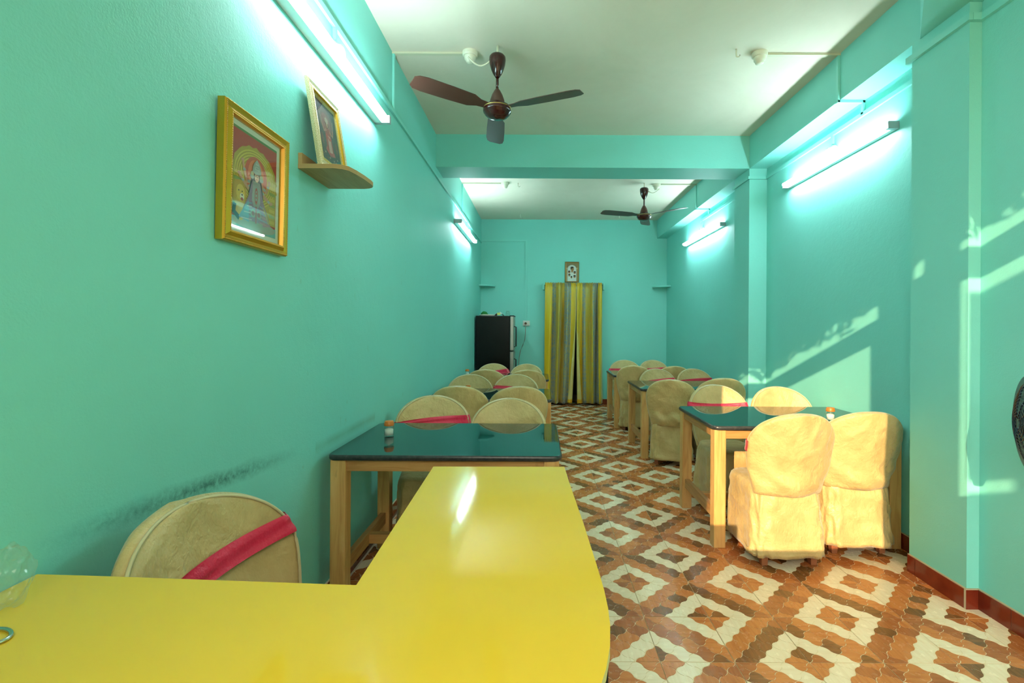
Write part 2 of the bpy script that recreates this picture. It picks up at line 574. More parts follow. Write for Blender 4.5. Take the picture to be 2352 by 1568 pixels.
struct('trim_5', MB().prism([(XB, 2.60), (1.84, 2.29), (1.53, 1.87), (XN, 1.87), (XN, 2.30), (XB, 2.30)], ZS, ZC), M_WALL, 'slanting teal haunch beside the near pillar top')
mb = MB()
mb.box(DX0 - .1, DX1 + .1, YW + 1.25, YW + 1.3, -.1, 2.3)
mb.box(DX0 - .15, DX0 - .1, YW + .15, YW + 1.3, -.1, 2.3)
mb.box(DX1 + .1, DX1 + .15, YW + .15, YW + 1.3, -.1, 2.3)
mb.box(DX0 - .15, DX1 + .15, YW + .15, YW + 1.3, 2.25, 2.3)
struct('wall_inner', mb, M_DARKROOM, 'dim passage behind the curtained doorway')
mb = MB()
mb.box(DX0, DX0 + .05, YW - .012, YW + .1, -.004, DZ)
mb.box(DX1 - .05, DX1, YW - .012, YW + .1, -.004, DZ)
mb.box(DX0, DX1, YW - .012, YW + .1, DZ - .05, DZ)
struct('door_1', mb, M_DOORFR, 'dark grey door frame behind the yellow curtains')

# front wall behind the camera with the entrance that lets the sun in
mb = MB()
mb.box(XL, -.60, YF - .1, YF, -.006, ZC)
mb.box(-.60, XN, YF - .1, YF, 2.90, ZC)
struct('wall_front', mb, M_WALL, 'front wall behind the camera with the open entrance')
mb = MB()
mb.box(-.60, XN, YF - .03, YF - .01, 2.578, 2.725)         # transom bar
mb.box(.525, .785, YF - .03, YF - .01, 0, 2.578)           # door jamb
mb.box(.560, .640, YF - .03, YF - .01, 2.725, 2.90)
mb.box(.682, .785, YF - .03, YF - .01, 2.725, 2.90)
mb.box(-.35, .525, YF - .03, YF - .01, 0, 1.225)            # half-height board, added to keep low sun off the floor
mb.box(-.60, -.35, YF - .03, YF - .01, 0, 1.36)  # taller board, added to keep the sun off the counter
mb.box(.785, 1.20, YF - .03, YF - .01, 0, 1.52)  # board added beside the jamb to block low sun
struct('door_2', mb, M_DOORW, 'entrance frame behind the camera with unseen boards added to block low sun')
mb = MB()
hx = .822 + .5 * (-2.5 - YF)
hz = .39 * (YF + 2.5)
mb.box(hx, hx + .62, -2.54, -2.5, -.1, 1.53 + hz)
mb.box(hx, hx + .62, -2.54, -2.5, 1.60 + hz, 2.500 + hz)
mb.box(hx + .12, hx + .17, -2.60, -2.54, -.1, 2.512 + hz)
mb.box(hx + .45, hx + .50, -2.60, -2.54, -.1, 2.512 + hz)
o = part('sun_blocker', mb, M_DOORW)  # unseen boards, added to shape the sun patches on the right wall
tag(o, 'unseen grey boards added outside the entrance to block the sun', 'sun_blocker')
struct('sky_blocker_wall', MB().box(2.45, 2.65, -6.0, YF - .1, -.2, 4.5), mat('grey_blocker_render', (.16, .15, .13), .9, .1), 'unseen dark grey wall added outside the entrance to block sky light')  # unseen, added to cut the sky light reaching the left front
struct('floor_outside', MB().box(-30, 30, -40, YF - .1, -.2, -.1), M_OUT, 'dry street ground outside the entrance')
# leafy creeper hanging outside over the entrance
mb = MB()
rl = random.Random(11)
for k in range(900):
    x = rl.uniform(-.8, 2.0)
    z = 2.800 + rl.random() ** 1.1 * .13 + (.028 * math.sin(x * 11 + 1) if x < .62 else -.012) + .016 * math.sin(x * 29)
    c = Vector((x - .275, YF - .55 + rl.uniform(-.06, .06), z + .215))
    a, b = rl.uniform(0, PI), rl.uniform(-.6, .6)
    d = Vector((math.cos(a), b, math.sin(a) * .8)).normalized()
    s_ = d.cross(Vector((0, 1, .2))).normalized()
    l_ = rl.uniform(.020, .050)
    mb.add([c - d * l_, c + s_ * l_ * .4, c + d * l_, c - s_ * l_ * .4], [(0, 1, 2, 3)])
o = part('creeper_leaves', mb, M_LEAF)
o['kind'] = 'stuff'
tag(o, 'green creeper leaves hanging outside over the entrance', 'leaves')

# ------------------------------------------------------------------ baseboards made of glazed tiles
def baseboard(name, runs, label):
    par = None
    cem = MB()
    h, th = .092, .012
    for (x0, y0), (x1, y1), nx, ny, cuts in runs:
        ln = math.hypot(x1 - x0, y1 - y0)
        dx, dy = (x1 - x0) / ln, (y1 - y0) / ln
        P = [(x0, y0), (x1, y1), (x1 + nx * th * .8, y1 + ny * th * .8), (x0 + nx * th * .8, y0 + ny * th * .8)]
        cem.prism(P, -.004, h + .004)
    par = struct(name, cem, M_CEMENT, label)
    for (x0, y0), (x1, y1), nx, ny, first in runs:
        ln = math.hypot(x1 - x0, y1 - y0)
        dx, dy = (x1 - x0) / ln, (y1 - y0) / ln
        s = 0.0
        nxt = first
        while s < ln - .004:
            e = min(nxt, ln)
            a, b = s + .0015, e - .0015
            if b - a > .004:
                P = [(x0 + dx * a, y0 + dy * a), (x0 + dx * b, y0 + dy * b), (x0 + dx * b + nx * th, y0 + dy * b + ny * th), (x0 + dx * a + nx * th, y0 + dy * a + ny * th)]
                part('baseboard_tile', MB().prism(P, -.003, h), M_BASE, par)
            s = e
            nxt = e + .30
baseboard('baseboard_right', [((XN, P1A), (XN, .9), -1, 0, .17), ((XB - .012, P1A), (XN - .012, P1A), 0, -1, .3), ((XB, P1B), (XB, P1A), -1, 0, .055),
                              ((XR, P2A), (XR, P1B + .001), -1, 0, .3), ((XB, P2A), (XR - .012, P2A), 0, -1, .3), ((XB, P2B), (XB, P2A), -1, 0, .3), ((XR, YW), (XR, P2B), -1, 0, .3)],
          'oxblood glazed skirting tiles along the right wall')
baseboard('baseboard_left', [((XL, .9), (XL, YW), 1, 0, .3)], 'oxblood glazed skirting tiles along the left wall')
baseboard('baseboard_back', [((XL, YW), (DX0, YW), 0, -1, .3), ((DX1, YW), (XR, YW), 0, -1, .3)], 'oxblood glazed skirting tiles along the back wall')

# ------------------------------------------------------------------ cable trunking painted with the walls
def run(mb, p, q, w=.028, d=.016, n=(1, 0, 0)):
    """flat strip from p to q standing d proud along n"""
    p, q, n = Vector(p), Vector(q), Vector(n)
    p, q = p + n * .0012, q + n * .0012
    t = (q - p).normalized()
    s = n.cross(t).normalized() * (w / 2)
    vs = [p - s, p + s, q + s, q - s]
    vs += [v + n * d for v in vs]
    mb.add(vs, [(0, 3, 2, 1), (4, 5, 6, 7), (0, 1, 5, 4), (1, 2, 6, 5), (2, 3, 7, 6), (3, 0, 4, 7)])

ZT = 2.832
t = thing('cable_trunking', 'long teal painted cable trunking on the left wall above the tube lights', 'trunking', (XL, 4, ZT))
def tpart(mb, parent, name='trunking_run', m=M_TRUNK):
    o = part(name, mb, m)
    o.parent = parent
    o.location = -Vector(parent.location)
    return o
mb = MB(); run(mb, (XL, .6, ZT), (XL, YW - .03, ZT)); tpart(mb, t)
for y in (3.31, 6.29):
    mb = MB(); run(mb, (XL, y, ZT + .014), (XL, y, ZC - .015), .024); tpart(mb, t, 'trunking_branch')
for y in (2.36, 6.70):
    mb = MB(); run(mb, (XL, y, ZT - .014), (XL, y, 2.753), .02); tpart(mb, t, 'trunking_branch')
t = thing('cable_trunking', 'thin teal trunking on the back wall running down to the white socket', 'trunking', (-.23, YW, 2.2))
mb = MB(); run(mb, (XL + .016, YW, ZT + .04), (-.215, YW, ZT + .04), n=(0, -1, 0)); tpart(mb, t)
mb = MB(); run(mb, (-.229, YW, ZT + .026), (-.229, YW, 1.47), n=(0, -1, 0)); tpart(mb, t)
t = thing('cable_trunking', 'teal trunking in the first right bay, above the nearest right tube light', 'trunking', (XR, 3.7, ZT))
mb = MB(); run(mb, (XR, P1B, ZT), (XR, P2A, ZT), n=(-1, 0, 0)); tpart(mb, t)
mb = MB(); run(mb, (XR, 3.30, ZT), (XR, 3.30, ZS), .024, n=(-1, 0, 0)); tpart(mb, t, 'trunking_branch')
mb = MB(); run(mb, (XR - .002, 3.30, ZS), (XB - .016, 3.30, ZS), .024, n=(0, 0, -1)); tpart(mb, t, 'trunking_branch')
mb = MB(); run(mb, (XB, 3.30, ZS - .016), (XB, 3.30, ZC), .024, n=(-1, 0, 0)); tpart(mb, t, 'trunking_branch')
mb = MB(); run(mb, (XR, 3.64, ZT - .014), (XR, 3.64, 2.753), .022, n=(-1, 0, 0)); tpart(mb, t, 'trunking_branch')
t = thing('cable_trunking', 'teal trunking in the back right bay, above the far right tube light', 'trunking', (XR, 6.7, ZT))
mb = MB(); run(mb, (XR, P2B, ZT), (XR, 6.62, ZT), n=(-1, 0, 0)); tpart(mb, t)
mb = MB(); run(mb, (XR, 6.29, ZT), (XR, 6.29, ZS), .024, n=(-1, 0, 0)); tpart(mb, t, 'trunking_branch')
mb = MB(); run(mb, (XR - .002, 6.29, ZS), (XB - .016, 6.29, ZS), .024, n=(0, 0, -1)); tpart(mb, t, 'trunking_branch')
mb = MB(); run(mb, (XB, 6.29, ZS - .016), (XB, 6.29, ZC), .024, n=(-1, 0, 0)); tpart(mb, t, 'trunking_branch')
mb = MB(); run(mb, (XR, 6.53, ZT), (XR, 6.53, 2.753), .022, n=(-1, 0, 0)); tpart(mb, t, 'trunking_branch')
t = thing('cable_trunking', 'teal trunking wrapped around the near right pillar top', 'trunking', (XB, 2.4, ZT))
mb = MB(); run(mb, (XB, P1A - .020, ZT + .012), (XB, P1B + .02, ZT + .012), .034, .02, n=(-1, 0, 0)); tpart(mb, t)
mb = MB(); run(mb, (XB, P1A, ZT + .012), (XN - .02, P1A, ZT + .012), .034, .02, n=(0, -1, 0)); tpart(mb, t)
mb = MB(); run(mb, (XN, .4, ZT + .012), (XN, P1A, ZT + .012), .034, .02, n=(-1, 0, 0)); tpart(mb, t)
t = thing('cable_trunking', 'teal trunking wrapped around the far right pillar under the cross beam', 'trunking', (XB, 4.9, ZT))
mb = MB(); run(mb, (XB, P2A - .016, ZT), (XB, P2B + .02, ZT), n=(-1, 0, 0)); tpart(mb, t)
mb = MB(); run(mb, (XB - .016, P2A, ZT), (XR, P2A, ZT), n=(0, -1, 0)); tpart(mb, t)

def strip(label, x0, x1, y):
    mb = MB(); run(mb, (x0, y, ZC), (x1, y, ZC), .028, .014, n=(0, 0, -1))
    tag(part('cable_strip', mb, M_STRIP), label, 'trunking')
strip('cream cable strip on the ceiling from the left wall to the near fan', XL, -.535, 3.31)
strip('cream cable strip on the near ceiling by the right beam', 1.57, XB, 3.30)
strip('cream cable strip on the back ceiling from the left wall', XL, -.50, 6.29)
strip('cream cable strip on the back ceiling by the right beam', 1.60, XB, 6.29)

# ------------------------------------------------------------------ ceiling roses and hooks
def rose(label, x, y):
    t = thing('ceiling_rose', label, 'ceiling rose', (x, y, ZC))
    part('base', MB().lathe([(.052, 0), (.052, -.022), (.046, -.030)], n=24), M_WHITE, t)
    part('cap', MB().lathe([(.040, -.029), (.038, -.052), (.030, -.056), (.028, -.070), (.012, -.078), (.0, -.078)], n=24), M_WHITE, t)
rose('cream ceiling rose wired to the near fan', -.489, 3.304)
rose('cream ceiling rose on the near ceiling by the right beam, without a fan', 1.514, 3.294)
rose('cream ceiling rose on the back ceiling near the left wall', -.458, 6.275)
rose('cream ceiling rose wired to the far fan', 1.547, 6.31)
def hook(label, x, y):
    pts = [(x, y, ZC)] + [(x, y, ZC - .03)] + [(x + .012 * (1 - math.cos(a)), y, ZC - .04 - .014 * math.sin(a)) for a in [k * PI / 6 for k in range(7)]]
    tag(part('ceiling_hook', MB().tube(pts, .005, 6), M_WHITE), label, 'hook')
hook('small white hook on the near ceiling beside the unused rose', 1.334, 3.249)
hook('small white hook on the back ceiling beside the left rose', -.287, 6.28)
hook('small white hook by the back wall, left of the two there', -.327, 8.016)
hook('small white hook by the back wall, right of the two there', 1.339, 8.03)

# ------------------------------------------------------------------ ceiling fans
def fan(label, x, y, side, rot, lift=0.0):
    t = thing('ceiling_fan', label, 'ceiling fan', (x, y, ZC))
    part('hook_rod', MB().tube([(0, 0, 0), (0, 0, -.075)], .008, 8), M_WHITE, t)
    part('canopy', MB().lathe([(.0, -.066), (.046, -.068), (.055, -.080), (.056, -.10), (.052, -.13), (.042, -.165), (.028, -.195), (.014, -.215)], n=32), M_FAN, t)
    part('downrod', MB().tube([(0, 0, -.20), (0, 0, -.30)], .0095, 12), M_FAN, t)
    part('lower_canopy', MB().lathe([(.010, -.292), (.020, -.305), (.036, -.335), (.048, -.37), (.054, -.405), (.055, -.425)], n=32), M_BLADE, t)
    part('motor', MB().lathe([(.054, -.392), (.058, -.400), (.060, -.408), (.085, -.412), (.094, -.425), (.095, -.445), (.093, -.452), (.086, -.456), (.084, -.466), (.078, -.470), (.070, -.480), (.045, -.492), (.0, -.496)], n=40), M_FAN, t)
    part('trim_ring', MB().lathe([(.0935, -.4245), (.0965, -.4265), (.0965, -.4285), (.0945, -.4305)], n=40), M_FANGOLD, t)
    for k in range(3):
        a = rot + k * 2 * PI / 3
        mb = MB()
        prof = [(.09, .030), (.14, .034), (.20, .060), (.35, .066), (.52, .068), (.575, .060), (.60, .040)]
        vs = []
        for r, w in prof:
            for sgn in (-1, 1):
                for dz in (.002, -.002):
                    vs.append((r, sgn * w, -.425 + dz + sgn * w * .18))
        n = len(prof)
        fs = []
        for i in range(n - 1):
            b = i * 4
            fs += [(b, b + 2, b + 6, b + 4), (b + 1, b + 5, b + 7, b + 3), (b, b + 4, b + 5, b + 1), (b + 2, b + 3, b + 7, b + 6)]
        fs += [(0, 1, 3, 2), ((n - 1) * 4, (n - 1) * 4 + 2, (n - 1) * 4 + 3, (n - 1) * 4 + 1)]
        mb.add(vs, fs)
        part('blade', mb, M_BLADE, t, rot=(0, 0, a))
    pts = []
    x1 = side * .20
    for k in range(11):
        s = k / 10
        pts.append((side * .05 + (x1 - side * .05) * s, .02 * math.sin(s * 3), -.105 - .035 * math.sin(PI * s) + .03 * s))
    part('cable', MB().tube(pts, .006, 8), M_WHITE, t)
fan('maroon ceiling fan with long downrod, near one left of centre', -.292, 3.225, -1, PI / 2 + .12)
fan('maroon ceiling fan in the back bay near the right beam', 1.368, 6.25, 1, PI / 2 - .25)

# ------------------------------------------------------------------ tube lights on the walls
def tube_light(label, xw, nx, y0, y1, z, rose_y, holder_end):
    ym = (y0 + y1) / 2
    t = thing('tube_light', label, 'tube light', (xw, ym, z))
    h = (y1 - y0) / 2
    part('batten', MB().box(min(0, nx * .034), max(0, nx * .050), -h, h, -.023, .023), M_BATTEN, t, bevel=.003)
    vs = [(nx * .080, -h + .03, .0), (nx * .080, h - .03, .0)]
    part('glass_tube', MB().tube(vs, .0135, 16), M_TUBE, t)
    for s in (-1, 1):
        part('lamp_holder', MB().box(min(0, nx * .070), max(0, nx * .098), s * h - .016, s * h + .016, -.024, .024), M_CAP, t, bevel=.004)
    ry = rose_y - ym
    r = link('connector_rose', MB().lathe([(.050, 0), (.050, .016), (.036, .028), (.032, .050), (.018, .056), (.0, .056)], n=24).mesh('connector_rose', M_WHITE), t, (0, ry, .075), (0, nx * PI / 2, 0))
tube_light('bright tube light on the left wall above the shelf picture', XL, 1, 1.72, 2.96, 2.625, 2.36, 0)
tube_light('small far tube light on the left wall near the back corner', XL, 1, 5.72, 7.09, 2.615, 6.70, 0)
tube_light('bright tube light on the right wall between the two pillars', XR, -1, 2.99, 4.26, 2.622, 3.64, 0)
tube_light('far tube light on the right wall beyond the second pillar', XR, -1, 5.76, 7.19, 2.605, 6.53, 0)

# ------------------------------------------------------------------ tables
def rounded(x0, x1, y0, y1, r, n=6):
    p = []
    for cx, cy, a0 in ((x1 - r, y1 - r, 0), (x0 + r, y1 - r, PI / 2), (x0 + r, y0 + r, PI), (x1 - r, y0 + r, 3 * PI / 2)):
        for k in range(n + 1):
            a = a0 + k * PI / 2 / n
            p.append((cx + r * math.cos(a), cy + r * math.sin(a)))
    return p

def table(label, x0, x1, y0, y1, h, group):
    t = thing('dining_table', label, 'table', ((x0 + x1) / 2, (y0 + y1) / 2, 0), 0, group)
    w, d = (x1 - x0) / 2, (y1 - y0) / 2
    mb = MB()
    P = rounded(-w, w, -d, d, .045)
    Pi = rounded(-w + .006, w - .006, -d + .006, d - .006, .040)
    n = len(P)
    mb.add([(x, y, h) for x, y in Pi], [tuple(range(n))], 0)
    vs = [(x, y, h) for x, y in Pi] + [(x, y, h - .006) for x, y in P] + [(x, y, h - .020) for x, y in P] + [(x, y, h - .026) for x, y in Pi]
    mb.add(vs, [(j * n + i, (j + 1) * n + i, (j + 1) * n + (i + 1) % n, j * n + (i + 1) % n) for j in range(3) for i in range(n)], 1, True)
    mb.add([(x, y, h - .026) for x, y in Pi], [tuple(range(n - 1, -1, -1))], 1)
    part('tabletop', mb, [M_TOP, M_TOPEDGE], t)
    L_, in_x, in_y = .072, .014, .016
    lx, ly = w - in_x - L_ / 2, d - in_y - L_ / 2
    for sx in (-1, 1):
        for sy in (-1, 1):
            part('leg', MB().box(-L_ / 2, L_ / 2, -L_ / 2, L_ / 2, 0, h - .026), M_WOOD, t, loc=(sx * lx, sy * ly, 0), bevel=.006)
    for sy in (-1, 1):
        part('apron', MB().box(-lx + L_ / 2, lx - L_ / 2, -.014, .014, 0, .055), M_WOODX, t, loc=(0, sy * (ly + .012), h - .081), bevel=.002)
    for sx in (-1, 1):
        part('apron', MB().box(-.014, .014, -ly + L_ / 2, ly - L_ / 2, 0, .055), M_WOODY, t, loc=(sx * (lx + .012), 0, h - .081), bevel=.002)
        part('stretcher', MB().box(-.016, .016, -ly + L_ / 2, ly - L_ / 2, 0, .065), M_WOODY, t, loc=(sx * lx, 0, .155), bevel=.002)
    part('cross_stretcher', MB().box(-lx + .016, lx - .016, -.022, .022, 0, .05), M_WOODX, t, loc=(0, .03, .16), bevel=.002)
    return t
G_T = 'black topped dining tables'
table('black topped pine table at the left wall, nearest the yellow counter', -.985, .112, 2.205, 2.965, .745, G_T)
table('black topped pine table at the left wall, second from the yellow counter', -.985, .122, 4.10, 4.84, .722, G_T)
table('black topped pine table at the left wall, farthest, before the fridge', -.985, .125, 5.78, 6.56, .712, G_T)
table('large black topped pine table on the right in the sun, nearest the camera', 1.062, 2.236, 2.895, 3.645, .749, G_T)
table('black topped pine table at the right wall, middle of the three', 1.050, 2.236, 4.885, 5.67, .720, G_T)
table('black topped pine table at the right wall, farthest, near the back wall', 1.005, 2.236, 6.37, 7.12, .710, G_T)

# ------------------------------------------------------------------ salt shakers
def shaker(label, x, y, z):
    t = thing('salt_shaker', label, 'salt shaker', (x, y, z), 0, 'salt shakers on the tables')
    part('jar', MB().lathe([(.0, .001), (.024, .001), (.0255, .004), (.0255, .050), (.023, .056), (.023, .062), (.0212, .062), (.0212, .056), (.0235, .049), (.0235, .006), (.0, .005)], n=28), M_GLASS, t)
    part('salt', MB().lathe([(.0, .0055), (.0228, .0058), (.0228, .037), (.012, .043), (.0, .040)], n=24), M_SALT, t)
    part('cap', MB().lathe([(.0262, .058), (.0268, .061), (.0268, .070), (.024, .074), (.024, .079), (.021, .083), (.0, .084)], n=28), M_ORCAP, t)
shaker('salt shaker with orange cap on the left table nearest the counter', -.815, 2.60, .745)
shaker('salt shaker on the second left table, mostly behind a chair', -.655, 4.42, .722)
shaker('salt shaker on the farthest left table by the wall', -.93, 6.20, .712)
shaker('salt shaker with orange cap on the sunlit right table', 1.905, 3.11, .749)
shaker('salt shaker on the middle right table, dark cap over chair back', 1.99, 4.98, .720)

# ------------------------------------------------------------------ chairs with satin covers
ZSEAT, ZTOP = .43, .86
def back_w(z):
    zm, wm, w0 = .68, .240, .186
    if z <= zm:
        k = (z - .40) / (zm - .40)
        return w0 + (wm - w0) * math.sin(k * PI / 2)
    k = min(1.0, (z - zm) / (ZTOP - zm))
    return wm * max(0.0, 1 - k ** 2.1) ** (1 / 2.1)
def back_y(x, z):
    return -.205 - (z - .42) * .235 + .075 * (x / .245) ** 2
def wr(p, s, a):
    return a * noise.noise(Vector(p) * s)
def zrow(j, n):
    k = j / n
    k = 1 - (1 - k) ** 1.8 if k > 0 else 0
    return .395 + (ZTOP - .395) * k

def chair_meshes(seed):
    o = seed * 7.3
    nu, nv = 44, 40
    mb = MB()
    def crease(x, z, q):
        a_ = 1 - abs(noise.noise(Vector((x * 3.2 + z * 2.2 + o, z * 3.0 - x * 1.6 + q, q)))) * 4.0
        b_ = 1 - abs(noise.noise(Vector((x * 6.5 - z * 4.0 + o, z * 4.5 + x * 3 + q, 3 + q)))) * 4.0
        return .0075 * max(0, a_) + .0045 * max(0, b_)
    def front(u, v):
        z = zrow(round(v * nv), nv)
        x = (2 * u - 1) * back_w(z)
        th = .016 + .012 * (1 - (2 * u - 1) ** 2)
        return (x, back_y(x, z) + th + wr((x + o, z * .7, 1), 7, .006) + crease(x, z, 2.0) * .8 * min(1, (ZTOP - z) / .08), z)
    def rear(u, v):
        z = zrow(round(v * nv), nv)
        x = (2 * u - 1) * back_w(z)
        th = .016 + .014 * (1 - (2 * u - 1) ** 2)
        sag = .022 * math.exp(-((z - .455) / .05) ** 2) * (1 - (2 * u - 1) ** 4)
        fold = .007 * math.sin((x * .8 + z) * 46 + seed) * math.exp(-((z - .47) / .08) ** 2)
        return (x, back_y(x, z) - th - sag - fold + wr((x * .7 + o, z, 5), 6, .008) - crease(x, z, 7.0) * min(1, (ZTOP - z) / .08), z)
    mb.grid(front, nu, nv, flip=False)
    mb.grid(rear, nu, nv, flip=True)
    # rounded side/top edge band between the two faces
    vs, fs = [], []
    edge = []
    for j in range(nv + 1):
        edge.append((0, j / nv))
    edge2 = [(1, j / nv) for j in range(nv, -1, -1)]
    path = edge + edge2
    for u, v in path:
        a, b = Vector(front(u, v)), Vector(rear(u, v))
        m_ = (a + b) / 2
        z = m_.z
        out = Vector((.010 * (-1 if u == 0 else 1) * max(0, 1 - v ** 6), 0, .007 * max(0, v * 1.6 - .6)))
        vs += [a, m_ + out, b]
    for i in range(len(path) - 1):
        c = i * 3
        fs += [(c, c + 1, c + 4, c + 3), (c + 1, c + 2, c + 5, c + 4)]
    mb.add(vs, fs, 0, True)
    # underside closing strip
    vs = []
    for i in range(nu + 1):
        vs += [front(i / nu, 0), rear(i / nu, 0)]
    mb.add(vs, [(2 * i, 2 * i + 1, 2 * i + 3, 2 * i + 2) for i in range(nu)], 0, True)
    back = mb.mesh('back_cover', M_COVER, weld=True)
    # piping seam round the front edge
    pts = []
    for j in range(0, nv + 1):
        p = Vector(front(0.0, j / nv)); pts.append(p + Vector((.002, .002, 0)))
    for j in range(nv, -1, -1):
        p = Vector(front(1.0, j / nv)); pts.append(p + Vector((-.002, .002, 0)))
    q = [pts[0]]
    for p in pts[1:]:
        if (p - q[-1]).length > .004:
            q.append(p)
    pip = MB().tube(q, .0042, 6).mesh('piping', M_PIPING)
    # seat and skirt
    n = 120
    def ring(z, grow, fold, rr=.07):
        out = []
        for k in range(n):
            a = 2 * PI * (k + .5) / n
            ca, sa = math.cos(a), math.sin(a)
            e = 2 / 5.0
            x = math.copysign(abs(ca) ** e, ca)
            y = math.copysign(abs(sa) ** e, sa)
            hw = .188 + .012 * (y + 1) / 2 + (grow if grow < 0 else grow * (.25 if y > -.3 else .25 + .55 * min(1, (-.3 - y) / .4)))
            hd = .203 + grow * (.9 if grow < 0 else .35 if y > 0 else .9)
            x, y = x * hw, y * hd
            f = fold * (math.sin(a * 11 + seed * 1.7 + 1.5 * math.sin(a * 3)) * .55 + noise.noise(Vector((ca * 2.2 + o, sa * 2.2, z * 3))) * 1.3 + 1.5 * max(0, 1 - abs(noise.noise(Vector((a * 2.1 + z * 5 + o, z * 7 - a, 2)))) * 4.5))
            if y < -.15 and abs(x) < .16:
                # box pleat in the middle of the back
                f += fold * 2.6 * math.exp(-((x + .01) / .013) ** 2) * -1
                f += fold * .9 * math.sin(x * 30 + z * 25 + seed)
            out.append((x + f * ca, y + f * sa, z))
        return out
    rows = [ring(.440, -.085, 0), ring(.441, -.05, .001), ring(.437, -.022, .002), ring(.427, -.006, .003), ring(.405, .0, .004)]
    for j in range(1, 19):
        k = j / 18
        rows.append(ring(.405 - k * .348, .004 + .030 * k ** .8, .004 + .005 * k))
    mb = MB()
    vs = [p for r_ in rows for p in r_]
    fs = []
    for j in range(len(rows) - 1):
        for k in range(n):
            fs.append((j * n + k, j * n + (k + 1) % n, (j + 1) * n + (k + 1) % n, (j + 1) * n + k))
    fs.append(tuple(range(n)))
    mb.add(vs, fs, 0, True)
    # thin inward hem so that the cloth has an edge
    hem = rows[-1]
    vs = hem + [(x * .985, y * .985 + .0002, z + .001) for x, y, z in hem] + [(x * .985, y * .985, z + .03) for x, y, z in hem]
    mb.add(vs, [(j * n + k, j * n + (k + 1) % n, (j + 1) * n + (k + 1) % n, (j + 1) * n + k) for j in range(2) for k in range(n)], 0, True)
    seat = mb.mesh('seat_cover', M_COVER, weld=True)
    return back, pip, seat, front, rear

CH = [chair_meshes(s) for s in (1, 2, 3)]
mbl = MB()
vs, fs = [], []
for z, w in ((0, .017), (.07, .021), (.14, .022)):
    vs += [(-w, -w, z), (w, -w, z), (w, w, z), (-w, w, z)]
fs = [(3, 2, 1, 0), (8, 9, 10, 11)] + [(j * 4 + i, j * 4 + (i + 1) % 4, (j + 1) * 4 + (i + 1) % 4, (j + 1) * 4 + i) for j in range(2) for i in range(4)]
mbl.add(vs, fs)
LEG = mbl.mesh('leg', M_PLASTIC, bevel=.004)

def sash_mesh(k, zl, zr, hl, hr, sag, umax=1.0):
    """band across the front of the back cover: heights at its left (x<0) and right end"""
    front, rear = CH[k][3], CH[k][4]
    def inv(z):
        f = (z - .395) / (ZTOP - .395)
        return 1 - (1 - f) ** (1 / 1.8)
    nu = 30
    def pt(u, e, off):
        uu = min(max(u, 0), 1)
        z = zl + (zr - zl) * uu - sag * (1 - (2 * uu - 1) ** 2) + e * (hl + (hr - hl) * uu) / 2
        w = back_w(z)
        x = (2 * uu - 1) * (w + .0)
        th = .016 + .012 * (1 - (2 * uu - 1) ** 2)
        y = back_y(x, z) + th + off
        return [x, y, z]
    mb = MB()
    def outer(u, v):
        e = 2 * v - 1
        u *= umax
        p = pt((u - .06) / .88, e, .017 + .003 * math.sin(v * 9 + u * 5))
        if u < .06 or u > .94:                              # ends wrapped round the side
            s = -1 if u < .5 else 1
            q = (.06 - u) / .06 if u < .5 else (u - .94) / .06
            p[0] += s * (.016 * math.sin(min(1, q * 1.6) * PI / 2))
            p[1] -= .050 * q
        return tuple(p)
    mb.grid(outer, nu, 5)
    def inner(u, v):
        p = list(outer(u, v)); p[1] -= .004
        return tuple(p)
    mb.grid(inner, nu, 5, flip=True)
    return mb.mesh('sash', M_SASH)

def chair(label, ax, ay, facing, top=.86, rot=0.0, k=0, sash=None, group='covered dining chairs', sx=1.0):
    """ax, ay: where the top of the back stands; facing +1 looks to the back wall, -1 to the camera"""
    base = rot + (0 if facing > 0 else PI)
    s = top / ZTOP
    off = Matrix.Rotation(base, 3, 'Z') @ Vector((0, -.308, 0)) * s
    t = thing('dining_chair', label, 'chair', (ax - off.x, ay - off.y, 0), base, group, (s * sx, s, s))
    b, p, c, _, _ = CH[k]
    link('back_cover', b, t)
    link('piping', p, t)
    link('seat_cover', c, t)
    for x in (-1, 1):
        for y in (-1, 1):
            link('leg', LEG, t, (x * (.142 if y < 0 else .150), -.175 if y < 0 else .185, 0), (0, 0, 0))
    if sash:
        link('sash', sash_mesh(k, *sash), t)['label'] = 'crimson sash tied across the chair back'
    return t

chair('gold covered chair with wide red sash by the left wall, behind the yellow counter', -.912, 1.215, 1, .888, -PI / 2 - .155, 0, (.725, .672, .052, .055, .0), sx=1.04)
chair('gold covered chair with red sash at the nearest left table, by the wall', -.735, 3.33, -1, .86, .20, 1, (.714, .697, .055, .024, .0))
chair('plain gold chair on the far side of the nearest left table, aisle end', -.190, 3.22, -1, .86, -.06, 2)
chair('gold chair seen from behind at the second left table, wall side', -.660, 3.87, 1, .86, 0, 0)
chair('gold chair seen from behind at the second left table, aisle side', -.152, 3.87, 1, .86, .15, 1)
chair('plain gold chair facing the camera across the second left table, wall side', -.737, 5.12, -1, .833, .17, 0)
chair('gold chair facing the camera across the second left table, aisle side', -.240, 5.12, -1, .836, 0, 1, (.69, .73, .05, .05, .0))
chair('gold chair seen from behind at the farthest left table, wall side', -.620, 5.52, 1, .850, .08, 2)
chair('gold chair seen from behind at the farthest left table, aisle side', -.132, 5.52, 1, .848, .20, 0)
chair('gold chair with red sash end in front of the fridge', -.645, 6.85, -1, .820, 0, 1, (.765, .715, .06, .02, .0))
chair('plain gold chair beside the fridge, on the farthest left table', -.165, 6.85, -1, .817, -.12, 2)
chair('sunlit gold chair nearest the camera, back turned, beside the pine table leg', 1.432, 2.585, 1, .877, .03, 0, (.67, .66, .06, .05, .0, .6), sx=.98)
